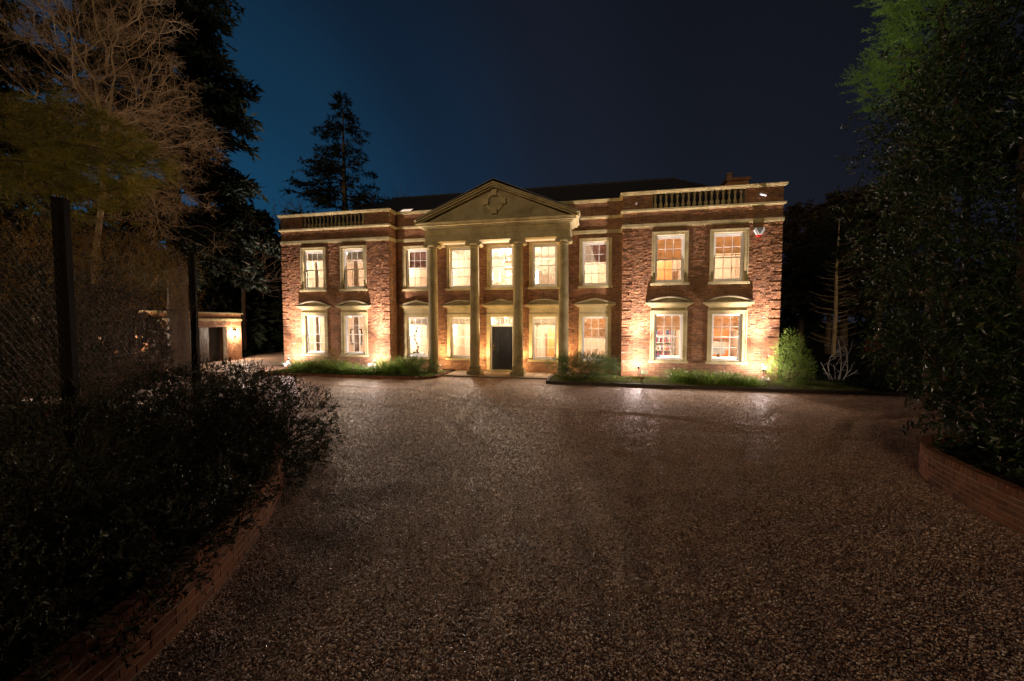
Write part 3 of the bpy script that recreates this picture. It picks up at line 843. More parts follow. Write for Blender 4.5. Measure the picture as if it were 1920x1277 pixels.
# slates as one mesh of small tiles on the front slope
sl = MB(); sv = []; 
L_ = math.hypot(RY-ey, RZ-ez); dirv = np.array([0, (RY-ey)/L_, (RZ-ez)/L_]); nrm = np.array([0, -dirv[2], dirv[1]])
rows = int(L_/0.2)
for i in range(rows):
    t = i*0.2/L_; xa = ex0+(RX0-ex0)*t; xb = ex1+(RX1-ex1)*t
    x = xa + (0.15 if i % 2 else 0.0)
    while x < xb-0.3:
        p0 = np.array([x+0.003, ey, ez]) + dirv*(i*0.2) + nrm*(0.034+random.uniform(0, 0.006)); p1 = p0 + np.array([0.294, 0, 0])
        q0 = p0 + dirv*0.24 - nrm*0.012; q1 = p1 + dirv*0.24 - nrm*0.012
        sv += [p0, p1, q1, q0, p0-nrm*0.012, p1-nrm*0.012]; x += 0.3
m_ = len(sv)//6
F = (np.arange(m_)*6)[:, None, None] + np.array([(0, 1, 2, 3), (4, 5, 1, 0)])[None]
sl.add(np.array(sv), F.reshape(-1, 4)); sl.build('slates', M_SLATE, roof, kind='stuff')
MB().tube([(RX0, RY, RZ+0.02), (RX1, RY, RZ+0.02)], 0.07, 8).build('ridge', M_SLATE, roof)
for x in (-10.35, -7.75):
    # rooflight lying in the front slope, its pane made to glow in place of a lit room
    t0, t1 = 0.17, 0.36
    a = np.array([x, ey, ez]) + dirv*L_*t0 + nrm*0.09; up = dirv*(t1-t0)*L_; rt = np.array([0.78, 0, 0])
    f = MB()
    def slab(o0, wv, hv, th, m=f):
        c = [o0, o0+wv, o0+wv+hv, o0+hv]; c2 = [p-nrm*th for p in c]
        m.add(np.array(c+c2), np.array([(0,1,2,3),(7,6,5,4),(0,4,5,1),(1,5,6,2),(2,6,7,3),(3,7,4,0)]))
    e = 0.06
    un = up/np.linalg.norm(up); rn = np.array([1.0, 0, 0])
    slab(a, rt, un*e, 0.09); slab(a+up-un*e, rt, un*e, 0.09); slab(a+un*e, rn*e, up-un*2*e, 0.09); slab(a+rt-rn*e+un*e, rn*e, up-un*2*e, 0.09)
    sk = f.build('rooflight', M_LEAD, roof)
    g = MB(); slab(a+un*e+rn*e-nrm*0.03, rt-rn*2*e, up-un*2*e, 0.004, g); g.build('pane', emit_mat('rooflight_pane_glow', (1.0, 0.72, 0.58), 0.75), sk)
# chimney
ch = MB().box(6.15, 7.05, 2.6, 3.5, 7.6, 9.02)
ch.prism([(5.55, 8.35), (6.149, 8.35), (6.149, 9.0)], 2.65, 3.45)
ch.box(6.08, 7.12, 2.53, 3.57, 9.021, 9.16)
cho = ch.build('chimney', M_BRICK, house)
MB().lathe([(0.16, 9.161), (0.17, 9.20), (0.14, 9.26), (0.13, 9.44), (0.17, 9.47), (0.17, 9.52), (0.11, 9.53)], 6.36, 3.05, 14).build('chimney_pot', simple('terracotta', (0.22, 0.11, 0.065), 0.9), cho, smooth='auto')
MB().box(2.1, 2.24, -0.035, -0.01, 0.19, 0.34).box(2.245, 2.38, -0.035, -0.01, 0.19, 0.34).build('air_brick', simple('green_vent', (0.18, 0.20, 0.10), 0.6), house)

# ------------------------------------------------------------------ rooms behind the windows
def lamp(name, kind, loc, power, color=WARM, parent=None, size=0.1, **kw):
    ld = bpy.data.lights.new(name, kind); ld.energy = power; ld.color = color
    if kind in ('POINT', 'SPOT'): ld.shadow_soft_size = size
    for k, v in kw.items(): setattr(ld, k, v)
    o = bpy.data.objects.new(name, ld); COL.objects.link(o); o.location = loc
    if parent is not None: o.parent = parent
    return o
def room(x0, x1, y0, z0, z1, depth, wallm=M_CREAM):
    t = 0.03; y1 = y0+depth
    m_ = MB(); m_.box(x0, x0+t, y0, y1, z0, z1); m_.box(x1-t, x1, y0, y1, z0, z1); m_.box(x0+t, x1-t, y1-t, y1, z0, z1)
    m_.build('room_wall', wallm, house)
    MB().box(x0+t, x1-t, y0, y1-t, z0, z0+t).build('room_floor', M_WOODFL, house)
    c = MB().box(x0+t, x1-t, y0, y1-t, z1-t, z1)
    c.box(x0+t, x1-t, y1-t-0.09, y1-t-0.001, z1-t-0.12, z1-t-0.001)
    c.build('room_ceiling', M_CEIL, house)
F0, F1 = 0.10, 3.22; C0, C1 = 2.98, 6.32
rooms = [
 (WL0+0.31, WL1-0.31, 0.302, F1, C1, 4.6, 1.15), (WL0+0.31, WL1-0.31, 0.302, F0, C0, 4.6, 1.15),
 (WR0+0.31, WC-0.02, 0.302, F1, C1, 3.8, 0.8), (WC+0.02, WR1-0.31, 0.302, F1, C1, 3.8, 0.8), (WR0+0.31, WC-0.02, 0.302, F0, C0, 4.2, 0.9), (WC+0.02, WR1-0.31, 0.302, F0, C0, 4.2, 0.9),
 (WL1+0.02, CX-3.3, PY+0.302, F1, C1, 3.6, 0.7), (WL1+0.02, CX-3.3, PY+0.302, F0, C0, 3.6, 0.8),
 (CX-3.26, CX+3.26, PY+0.302, F1, C1, 5.0, 1.1), 
 (CX-3.26, CX-1.25, PY+0.302, F0, C0, 3.6, 1.1), (CX-1.21, CX+1.10, PY+0.302, F0, C0, 5.0, 2.0), (CX+1.14, CX+3.26, PY+0.302, F0, C0, 3.6, 1.1),
 (CX+3.3, WR0-0.02, PY+0.302, F1, C1, 3.6, 0.65), (CX+3.3, WR0-0.02, PY+0.302, F0, C0, 3.6, 0.65)]
lamp_label = ['left wing bedroom', 'left wing sitting room', 'bathroom with the wooden door', 'end bathroom with shelves', 'study with the bookshelf', 'study with orange cabinets',
              'upstairs room with the brown blind', 'room with the scroll ornament', 'landing', 'room left of the front door', 'entrance hall', 'room with the open wooden door', 'upstairs room right of the portico', 'room behind the juniper']
for (x0, x1, y0, z0, z1, dp, k), lb in zip(rooms, lamp_label):
    room(x0, x1, y0, z0, z1, dp)
    lx, ly = (x0+x1)/2, y0+0.95
    L = thing('ceiling_lamp', 'small glass ceiling lamp lighting the ' + lb, 'lamp', (lx, ly, z1-0.03))
    MB().lathe([(0.02, 0), (0.02, -0.07), (0.09, -0.09), (0.13, -0.14), (0.09, -0.2), (0.01, -0.22)], n=14).build('lamp_shade', M_BULB, L, smooth=True)
    MB().lathe([(0.06, 0.0), (0.06, -0.02), (0.02, -0.03)], n=12).build('ceiling_rose', M_METAL, L)
    lamp('room_light', 'POINT', (0, 0, -0.34), P_ROOM*k, WARMW, L, 0.12)

def blind(cx, Y0, zt, zb, m, label):
    b = MB(); z = zt; yy = Y0+0.25
    t = thing('venetian_blind', label, 'blind', (cx, yy, zt))
    b.box(-0.53, 0.53, -0.025, 0.03, -0.05, 0)
    b.build('head_rail', m, t)
    n = int((zt-zb-0.05)/0.05)
    me = None
    for i in range(n):
        zz = -0.075 - i*0.05
        if me is None:
            o = MB().add([(-0.52, -0.016, 0.020), (0.52, -0.016, 0.020), (0.52, 0.010, -0.024), (-0.52, 0.010, -0.024), (-0.52, -0.014, 0.022), (0.52, -0.014, 0.022), (0.52, 0.012, -0.022), (-0.52, 0.012, -0.022)],
                         np.array([(3,2,1,0),(4,5,6,7),(0,1,5,4),(1,2,6,5),(2,3,7,6),(3,0,4,7)])).build('slat', m, t); me = o.data; o.location = (0, 0, zz)
        else: link('slat', me, t, loc=(0, 0, zz))
    MB().box(-0.52, 0.52, -0.02, 0.02, zb-zt-0.03, zb-zt).build('bottom_rail', m, t)
W1, W5, W2, W4 = CX-4.42, CX+4.38, CX-2.07, CX+2.05
blind(W1, PY, 6.05, 5.15, M_BLINDD, 'brown slatted blind half lowered in the upstairs window beside the left wing')
blind(W5, PY, 6.05, 5.15, M_BLINDD, 'brown slatted blind half lowered in the upstairs window beside the right wing')
blind(W5, PY, 2.66, 1.75, M_BLIND, 'pale slatted blind half lowered in the downstairs window behind the juniper')
blind(WC-1.15, 0, 6.05, 5.12, M_BLIND, 'pale slatted blind in the upstairs right wing window nearest the portico')
blind(WC+1.13, 0, 6.05, 5.25, M_BLIND, 'pale slatted blind in the upstairs window below the security camera')
blind(WC-1.15, 0, 2.78, 2.12, M_BLIND, 'pale slatted blind in the study window with the bookshelf')
blind(WC+1.13, 0, 2.78, 2.08, M_BLIND, 'pale slatted blind in the study window with the orange cabinet')
def rollo(cx, Y0, zt, zb, label):
    t = thing('roman_blind', label, 'blind', (cx, Y0+0.26, zt)); b = MB()
    n = 5
    for i in range(n):
        a, c = -(zt-zb)*i/n, -(zt-zb)*(i+1)/n
        b.box(-0.52, 0.52, -0.01-0.006*(i % 2), 0.012, c+0.004, a)
    b.build('cloth_fold', M_CURT if False else simple('linen_blind', (0.58, 0.50, 0.42), 0.95), t)
rollo(W1, PY, 2.66, 2.30, 'linen blind drawn up above the scroll ornament')
rollo(W4, PY, 2.66, 2.28, 'linen blind drawn up above the open wooden door')
rollo(W2, PY, 2.66, 2.34, 'linen blind drawn up in the window left of the front door')
for c_, lb in ((WCL-1.17, 'outer'), (WCL+1.12, 'inner')):
    rollo(c_, 0, 6.08, 5.62, 'linen blind drawn up in the %s upstairs window of the left wing' % lb)
def curtain(x, y, z0, z1, w_, label):
    n = 26; pts = []
    for i in range(n+1):
        pts.append((-w_/2 + w_*i/n, 0.035*math.sin(i*2*math.pi/3.7)))
    v = [(a, b, 0) for a, b in pts] + [(a*0.9, b, z1-z0) for a, b in pts] + [(a, b+0.012, 0) for a, b in pts] + [(a*0.9, b+0.012, z1-z0) for a, b in pts]
    k = n+1
    f = [[i, i+1, k+i+1, k+i] for i in range(n)] + [[2*k+i+1, 2*k+i, 3*k+i, 3*k+i+1] for i in range(n)]
    o = MB().add(v, f).build('curtain', M_CURT, smooth=True); o.location = (x, y, z0)
    tag(o, label, 'curtain')
curtain(WCL-1.17-0.30, 0.62, F0+0.03, 2.75, 0.30, 'brown curtain beside the framed bird picture in the left wing')
curtain(WCL+1.12-0.33, 0.62, F0+0.03, 2.75, 0.30, 'brown curtain beside the fireplace in the left wing')
curtain(WCL-1.17-0.28, 0.60, F1+0.03, 5.65, 0.26, 'narrow curtain in the outer upstairs window of the left wing')
curtain(WCL+1.12-0.28, 0.60, F1+0.03, 5.65, 0.26, 'narrow curtain in the inner upstairs window of the left wing')
curtain(W1+0.38, PY+0.60, F0+0.03, 2.6, 0.22, 'cream curtain behind the scroll ornament')
# framed picture with a bird
t = thing('framed_picture', 'dark framed picture of a bird on the left wing back wall', 'picture', (WCL-2.05, 4.85, 1.2))
for a, b, z0, z1 in ((-0.42, 0.42, -0.5, -0.42), (-0.42, 0.42, 0.42, 0.5), (-0.42, -0.34, -0.42, 0.42), (0.34, 0.42, -0.42, 0.42)):
    MB().box(a, b, -0.03, 0.0, z0+0.3, z1+0.3).build('frame_bar', M_DARKW, t)
MB().box(-0.34, 0.34, -0.008, 0, -0.12, 0.72).build('print', M_WHITE, t)
MB().prism([(-0.12, 0.2), (0.0, 0.24), (0.06, 0.36), (0.11, 0.46), (0.13, 0.34), (0.09, 0.2), (0.02, 0.14)], -0.012, -0.0085).build('bird_motif', M_DARKW, t)
# fireplace
t = thing('fireplace', 'pale stone fireplace with dark hearth in the left wing sitting room', 'fireplace', (WCL+0.35, 4.8, F0+0.03))
MB().box(-0.75, -0.45, -0.35, 0, 0, 1.05).build('jamb', M_STONE, t); MB().box(0.45, 0.75, -0.35, 0, 0, 1.05).build('jamb', M_STONE, t)
MB().box(-0.75, 0.75, -0.36, 0, 1.05, 1.3).build('lintel', M_STONE, t); MB().box(-0.9, 0.9, -0.45, 0, 1.3, 1.37).build('mantel_shelf', M_WHITE, t)
MB().box(-0.45, 0.45, -0.1, 0.0, 0, 1.05).build('hearth', M_BLACK, t)
o = MB().lathe([(0.07, 0), (0.07, 0.04), (0.03, 0.1), (0.06, 0.2), (0.04, 0.33), (0.05, 0.4), (0.01, 0.46)], n=12).build('statuette', M_DARKW, smooth=True); o.location = (WCL+0.60, 4.6, F0+0.03+1.372)
tag(o, 'small dark statuette standing on the mantel shelf', 'statuette')
# scroll ornament (carved driftwood) in the window
pts = []
for i in range(46):
    s_ = i/45; th = s_*7.5
    pts.append((0.10*math.sin(th)*(1-0.25*s_), 0.04*math.cos(th), 0.05+1.30*s_))
t = MB().tube(pts, [0.035+0.02*math.sin(i*0.9) for i in range(46)], 7)
t.box(-0.14, 0.14, -0.1, 0.1, -0.02, 0.05)
o = t.build('scroll_ornament', M_DARKW, smooth=True); o.location = (W1-0.33, PY+0.55, 0.85); tag(o, 'dark carved scroll ornament standing inside the downstairs window', 'ornament')
o = MB().box(-0.35, 0.35, -0.2, 0.2, 0, 0.70).build('side_table', M_WHITE); o.location = (W1-0.28, PY+0.62, F0+0.032); tag(o, 'white side table under the scroll ornament', 'table')
def chandelier(loc, label, rad, tiers, power):
    t = thing('chandelier', label, 'chandelier', loc)
    MB().tube([(0, 0, 0), (0, 0, tiers[-1][1]-0.05)], 0.012, 6).build('chain', M_METAL, t)
    for r_, z_ in tiers:
        MB().lathe([(r_-0.02, z_), (r_, z_), (r_, z_-0.04), (r_-0.02, z_-0.04)], n=20).build('ring', M_METAL, t)
        b = MB(); cr_ = MB()
        for k in range(max(6, int(r_*28))):
            a = k*2*math.pi/max(6, int(r_*28))
            cr_.lathe([(0.001, z_-0.16), (0.012, z_-0.10), (0.001, z_-0.04)], r_*math.cos(a), r_*math.sin(a), 5)
            if k % 2 == 0: b.lathe([(0.012, z_), (0.022, z_+0.04), (0.001, z_+0.09)], r_*math.cos(a), r_*math.sin(a), 6)
        cr_.build('crystal_drop', M_PLASTIC, t, kind='stuff'); b.build('bulb', M_BULB, t)
    lamp('chandelier_light', 'POINT', (0, 0, tiers[-1][1]-0.25), power, WARMW, t, 0.15)
chandelier((CX+0.12, PY+1.25, C1-0.03), 'large bright crystal chandelier above the front door', 0.45, ((0.18, -0.45), (0.30, -0.75), (0.34, -1.1), (0.24, -1.35)), 700.0)
chandelier((W1+0.15, PY+2.2, C0-0.03), 'small crystal chandelier behind the scroll ornament', 0.3, ((0.14, -0.9), (0.28, -1.15)), P_ROOM*0.2)
# staircase in the landing
t = thing('staircase', 'white staircase with dark handrail rising behind the landing windows', 'staircase', (CX, PY+3.6, F1))
st_ = MB()
for i in range(12):
    st_.box(-1.6+i*0.24, -1.36+i*0.24, 0, 0.9, 0.03, 0.03+0.18*(i+1))
st_.build('flight', M_WHITE, t)
MB().tube([(-1.6, -0.03, 1.0), (1.3, -0.03, 3.05)], 0.04, 8).build('handrail', M_ORANGE, t)
MB().tube([(-1.6, -0.03, 0.25), (1.3, -0.03, 2.30)], 0.03, 8).build('string', M_ORANGE, t)
bl = MB()
o = MB().box(-0.42, 0.42, -0.03, 0.03, 0, 2.05)
for a in (-0.34, 0.04):
    for z0_, z1_ in ((0.2, 0.9), (1.05, 1.9)): o.box(a, a+0.30, -0.042, -0.031, z0_, z1_)
o = o.build('wooden_door', M_ORANGE); o.location = (CX+2.32, PY+2.6, F0+0.03); tag(o, 'open orange wooden door standing in the room right of the front door', 'door')
o = MB().box(-0.45, 0.45, -0.02, 0.02, 0, 2.2).build('wooden_door', M_ORANGE); o.location = (WC-0.95, 2.9, F1+0.03); tag(o, 'orange wooden door in the upstairs room of the right wing', 'door')
t = thing('bookshelf', 'white bookshelf full of books in the right wing study', 'bookshelf', (WC-0.62, 3.9, F0+0.03))
MB().box(-0.5, 0.5, 0.25, 0.28, 0, 2.3).box(-0.5, -0.47, 0, 0.249, 0, 2.3).box(0.47, 0.5, 0, 0.249, 0, 2.3).build('case', M_WHITE, t)
for i in range(6): MB().box(-0.468, 0.468, 0, 0.249, 0.4*i+0.02, 0.4*i+0.045).build('shelf', M_WHITE, t)
bk = [simple('book_%s' % n_, c_, 0.7) for n_, c_ in (('red', (0.35, 0.05, 0.04)), ('blue', (0.05, 0.08, 0.2)), ('tan', (0.4, 0.28, 0.15)), ('grey', (0.2, 0.2, 0.2)))]
for i in range(1, 6):
    x = -0.46
    while x < 0.35:
        w_ = random.uniform(0.03, 0.06); h_ = random.uniform(0.2, 0.32)
        MB().box(x, x+w_-0.003, 0.03, 0.2, 0.4*i+0.046, 0.4*i+0.046+h_).build('book', random.choice(bk), t); x += w_
        if random.random() < 0.15: x += 0.12
t = thing('tall_cabinet', 'tall orange wooden cabinet beside the bookshelf', 'cabinet', (WC-1.32, 3.8, F0+0.03))
MB().box(-0.10, 0.10, 0, 0.4, 0, 2.3).build('body', M_ORANGE, t); MB().box(-0.09, 0.09, -0.02, -0.002, 0.05, 2.25).build('door', M_ORANGE, t)
t = thing('wall_cabinets', 'orange wooden cabinets along the back of the end study', 'cabinet', (WC+1.3, 4.0, F0+0.03))
MB().box(-1.1, 1.2, 0, 0.45, 1.45, 2.5).build('upper_unit', M_ORANGE, t); MB().box(-1.1, 1.2, -0.1, 0.45, 0, 0.85).build('base_unit', M_ORANGE, t); MB().box(-1.1, -0.6, -0.05, 0.45, 0.851, 1.449).build('side_unit', M_ORANGE, t)
for k in range(5): MB().box(-1.08+k*0.46, -0.64+k*0.46, -0.02, -0.001, 1.47, 2.48).build('cabinet_door', M_ORANGE, t)
MB().box(-0.599, 1.2, 0.40, 0.45, 0.851, 1.449).build('splashback', M_CEIL, t)
t = thing('desk_monitor', 'grey computer screen on the study desk inside the end window', 'monitor', (WC+1.30, 1.6, 0.86))
MB().box(-0.3, 0.3, 0, 0.03, 0.12, 0.48).build('screen', simple('grey_plastic', (0.2, 0.2, 0.2), 0.5), t); MB().box(-0.04, 0.04, 0.0, 0.03, 0, 0.12).box(-0.12, 0.12, -0.08, 0.1, -0.0, 0.012).build('stand', M_BLACK, t)
for x_, lb in ((WC-1.1, 'white desk under the blind beside the bookshelf'), (WC+1.2, 'white desk under the computer screen')):
    t = thing('desk', lb, 'desk', (x_, 1.3, F0+0.03))
    MB().box(-0.9, 0.9, -0.3, 0.6, 0.70, 0.73).build('desk_top', M_WHITE, t)
    for sx in (-0.86, 0.82):
        for sy in (-0.28, 0.54): MB().box(sx, sx+0.04, sy, sy+0.04, 0, 0.699).build('leg', M_WHITE, t)
o = MB().add([(-0.13, -0.045, 0), (0.13, -0.045, 0), (0.13, 0.045, 0), (-0.13, 0.045, 0), (-0.12, -0.035, 0.12), (0.0, -0.03, 0.08), (0.12, -0.03, 0.04), (0.12, 0.03, 0.04), (0.0, 0.03, 0.08), (-0.12, 0.035, 0.12)],
             [[3,2,1,0],[0,1,6,5,4],[2,3,9,8,7],[1,2,7,6],[0,4,9,3],[4,5,8,9],[5,6,7,8]]).build('shoe', simple('blue_cloth', (0.08, 0.10, 0.22), 0.8)); o.location = (WC-1.38, 1.08, F0+0.03+0.731); tag(o, 'blue and white shoe on the desk in the study window', 'shoe')

# ------------------------------------------------------------------ lights outside
def spot_fixture(loc, aim, power, label, group, size=R(120), blend=0.6, soft=0.04, color=WARM, wide=False, h=0.35):
    t = thing('garden_spotlight', label, 'spotlight', loc, 0, group)
    MB().tube([(0, 0, -h), (0, 0, 0)], [0.006, 0.012], 6).build('spike', M_BLACK, t)
    d = (Vector(aim)-Vector(loc)).normalized()
    q = d.to_track_quat('Z', 'Y').to_matrix().to_4x4()
    MB().lathe([(0.02, 0.0), (0.045, 0.02), (0.05, 0.11), (0.052, 0.115), (0.044, 0.116), (0.042, 0.095)], n=16, M=q).build('head', M_BLACK, t, smooth='auto')
    MB().lathe([(0.001, 0.097), (0.040, 0.097), (0.040, 0.100), (0.001, 0.100)], n=14, M=q).build('lens', M_LENS, t)
    ld = bpy.data.lights.new('spot', 'SPOT'); ld.energy = power; ld.color = color; ld.spot_size = size; ld.spot_blend = blend; ld.shadow_soft_size = soft
    o = bpy.data.objects.new('spotlight_beam', ld); COL.objects.link(o); o.parent = t
    o.location = d*0.13; o.rotation_euler = d.to_track_quat('-Z', 'Y').to_euler()
    if wide: lamp('wide_beam', 'SPOT', tuple(d*0.14), power*0.07, color, t, 0.04, spot_size=R(140), spot_blend=1.0).rotation_euler = o.rotation_euler
    lamp('spill', 'POINT', tuple(d*0.15), power*(0.055 if wide else 0.06), color, t, 0.04)
    return t
GW = 'spotlights grazing the wing walls'
for x, lb in ((-15.05, 'bright spotlight at the outer corner of the left wing'), (-10.25, 'bright spotlight behind the strap leaved plants by the left wing corner'), (1.92, 'bright spotlight between the juniper and the bare rose'), (6.60, 'bright spotlight beside the lime green cypress')):
    spot_fixture((x, -0.72, 0.50), (x, -0.59, 2.6), P_WING, lb, GW, wide=True, color=(1.0, 0.83, 0.80), size=R(68), blend=1.0)
for i, (x, nm) in enumerate(zip(COLX, ('outermost left column', 'column left of the door', 'column right of the door', 'column by the juniper'))):
    sx = 0.0
    spot_fixture((x+sx, 0.24, 0.20), (x+sx, 0.20, 5.0), P_PORT, 'small uplight on the paving behind the ' + nm, 'uplights behind the columns', size=R(120), blend=0.9, color=(1.0, 0.68, 0.36), h=0.14)

# security things on the parapet and wall
t = thing('alarm_box', 'white shield shaped alarm box with red base high on the right wing', 'alarm', (6.54, -0.03, 6.12))
MB().prism([(-0.17, 0.10), (0.17, 0.10), (0.19, 0.02), (0.10, -0.17), (-0.10, -0.17), (-0.19, 0.02)], -0.11, 0.0).build('body', M_PLASTIC, t)
MB().prism([(-0.10, 0.10), (0.10, 0.10), (0.12, 0.03), (0.0, -0.15), (-0.12, 0.03)], -0.125, -0.111).build('face_plate', simple('grey_plate', (0.16, 0.17, 0.16), 0.5), t)
MB().prism([(-0.10, -0.171), (0.10, -0.171), (0.06, -0.23), (-0.06, -0.23)], -0.10, 0.0).build('strobe_lens', M_RED, t)
t = thing('security_camera', 'white bullet security camera on the right end parapet pier', 'camera', (6.62, -0.02, 7.52))
q = Matrix.Translation((0, -0.12, 0)) @ Matrix.Rotation(R(-68), 4, 'Z') @ Matrix.Rotation(R(80), 4, 'X')
MB().lathe([(0.04, -0.14), (0.045, -0.13), (0.045, 0.13), (0.05, 0.14), (0.03, 0.141)], n=14, M=q).build('body', M_PLASTIC, t, smooth='auto')
MB().tube([(0, 0, -0.03), (0, -0.12, -0.03)], 0.02, 8).build('bracket', M_PLASTIC, t)
t = thing('dome_camera', 'small round dome camera on the parapet pier beside the portico', 'camera', (1.80, -0.01, 7.50))
MB().lathe([(0.055, 0), (0.055, 0.03), (0.04, 0.06), (0.001, 0.075)], n=16, M=Matrix.Rotation(R(90), 4, 'X')).build('body', M_PLASTIC, t, smooth=True)
MB().lathe([(0.024, 0.05), (0.02, 0.078), (0.001, 0.085)], n=10, M=Matrix.Rotation(R(90), 4, 'X')).build('lens', M_BLACK, t, smooth=True)

# ------------------------------------------------------------------ garage
G = thing('garage', 'low flat roofed brick garage with brown double door left of the house', 'garage', (0, 0, 0))
gx, gy = -22.9, 4.0            # far front corner as seen from the drive
du = np.array([0.10, -1.0, 0]); du /= np.linalg.norm(du); dn = np.array([du[1]*-1, du[0], 0])
if dn[0] < 0: dn = -dn
gfr = Frame((gx, gy, -0.05), du, dn)
GH = 3.05; GL = 14.0
gh = [(1.15, 6.0, 0.0, 2.18)]
def gpanel(name, a, b, p, q, y0, y1, m, par):
    c = [gfr.P(np.array(x), np.array(y), np.array(z_)) for x, y, z_ in ((a,y1,p),(b,y1,p),(b,y0,p),(a,y0,p),(a,y1,q),(b,y1,q),(b,y0,q),(a,y0,q))]
    return MB().add(np.array(c), np.array([(0,3,2,1),(4,5,6,7),(0,1,5,4),(1,2,6,5),(2,3,7,6),(3,0,4,7)])).build(name, m, par)
brick_wall('front_wall', gfr, GL, 0, 2.55, gh, G)
brick_wall('parapet', gfr, GL, 2.70, 3.0, (), G)
gpanel('stone_band', -0.04, GL, 2.55, 2.70, -0.3, 0.05, M_STONE, G)
gpanel('coping', -0.10, GL, 3.0, 3.09, -0.35, 0.10, M_STONE, G)
gpanel('side_wall', -0.0, 0.3, 0, 3.0, -6.0, -0.301, M_BRICK, G); gpanel('rear_wall', 0, GL, 0, 3.0, -6.3, -6.001, M_BRICK, G)
gpanel('flat_roof', 0.3, GL, 2.7, 2.8, -6.0, -0.301, M_LEAD, G)
gd_ = gpanel('garage_door', 2.3, 6.0, 0.0, 2.16, -0.20, -0.15, M_GDOOR, G)
gpanel('garage_door', 1.16, 2.28, 0.0, 2.16, -0.60, -0.55, M_BLACK, G)
for k in range(6):
    for j in range(4):
        gpanel('door_panel', 2.38+k*0.6, 2.90+k*0.6, 0.06+j*0.53, 0.52+j*0.53, -0.149, -0.135, M_GDOOR, gd_)
for u_, pw, lb in ((0.55, P_GARAGE, 'bright lit wall lantern on the end pier of the garage'), (6.8, P_GARAGE*1.5, 'wall lantern left of the garage door behind the thicket'), (12.2, P_GARAGE*1.3, 'farthest left wall lantern of the garage, hidden by the bare tree')):
    lp = gfr.P(np.array(u_), np.array(0.12), np.array(1.75))
    t = thing('wall_lantern', lb, 'lantern', tuple(lp))
    MB().lathe([(0.02, 0.16), (0.09, 0.12), (0.085, 0.115), (0.02, 0.13)], n=12).lathe([(0.06, -0.12), (0.07, -0.10), (0.02, -0.11)], n=12).box(-0.12, -0.02, -0.01, 0.01, 0.14, 0.16).build('lantern_frame', M_BLACK, t)
    MB().lathe([(0.03, -0.09), (0.06, -0.03), (0.05, 0.06), (0.001, 0.09)], n=12).build('bulb', M_LBULB, t, smooth=True)
    lamp('lantern_light', 'POINT', tuple(dn*0.16), pw, (1.0, 0.80, 0.60), t, 0.05)

# ------------------------------------------------------------------ planting bed edges
def box_path(name, pts, h, wdt, unit, m, parent, z0=-0.03, gap=0.01):
    """small upright units (bricks on end) along a line, as one part"""
    mb = MB()
    for (x0, y0), (x1, y1) in zip(pts, pts[1:]):
        L_ = math.hypot(x1-x0, y1-y0); n = max(1, int(L_/unit)); a = math.atan2(y1-y0, x1-x0)
        for i in range(n):
            M_ = Matrix.Translation((x0+(x1-x0)*(i+0.5)/n, y0+(y1-y0)*(i+0.5)/n, z0)) @ Matrix.Rotation(a, 4, 'Z') @ Matrix.Rotation(random.gauss(0, 0.01), 4, 'X')
            mb.box(-L_/n/2+gap/2, L_/n/2-gap/2, -wdt/2, wdt/2, 0, h+random.gauss(0, 0.003), M_)
    return mb.build(name, m, parent, kind='stuff')
kb = MB()
LK = [(-15.05, -0.6), (-15.0, -2.38), (-7.1, -2.24), (-6.66, -1.75), (-6.62, -0.3)]
RK = [(-1.72, -0.5), (-1.72, -2.33), (9.35, -2.42), (12.0, -2.9)]
t = thing('brick_edging', 'low soldier course brick edging round the left flower bed', 'edging')
box_path('bricks', LK, 0.135, 0.10, 0.075, M_BRICKN, t)
t = thing('timber_edging', 'low dark timber edging along the right flower bed', 'edging')
for (x0, y0), (x1, y1) in zip(RK, RK[1:]):
    L_ = math.hypot(x1-x0, y1-y0); n = max(1, round(L_/1.8)); a = math.atan2(y1-y0, x1-x0)
    for i in range(n):
        M_ = Matrix.Translation((x0+(x1-x0)*(i+0.5)/n, y0+(y1-y0)*(i+0.5)/n, -0.02)) @ Matrix.Rotation(a, 4, 'Z')
        MB().box(-L_/n/2+0.004, L_/n/2-0.004, -0.045, 0.045, 0, 0.135+0.004*(i % 2), M_).build('board', M_TIMBER, t)
MB().prism_z([(-15.0, -2.33), (-7.1, -2.19), (-6.7, -1.75), (-6.66, -0.3), (-6.66, 0.69), (-9.77, 0.69), (-9.77, -0.02), (-15.0, -0.02)], -0.02, 0.085).build('bed_soil', M_SOIL, kind='structure')
MB().prism_z([(-1.67, -2.28), (9.35, -2.37), (12.0, -2.85), (26, -2.85), (26, 14), (7.45, 14), (7.45, -0.03), (1.25, -0.03), (1.25, 0.69), (-1.67, 0.69)], -0.02, 0.085).build('bed_soil', M_SOIL, kind='structure')

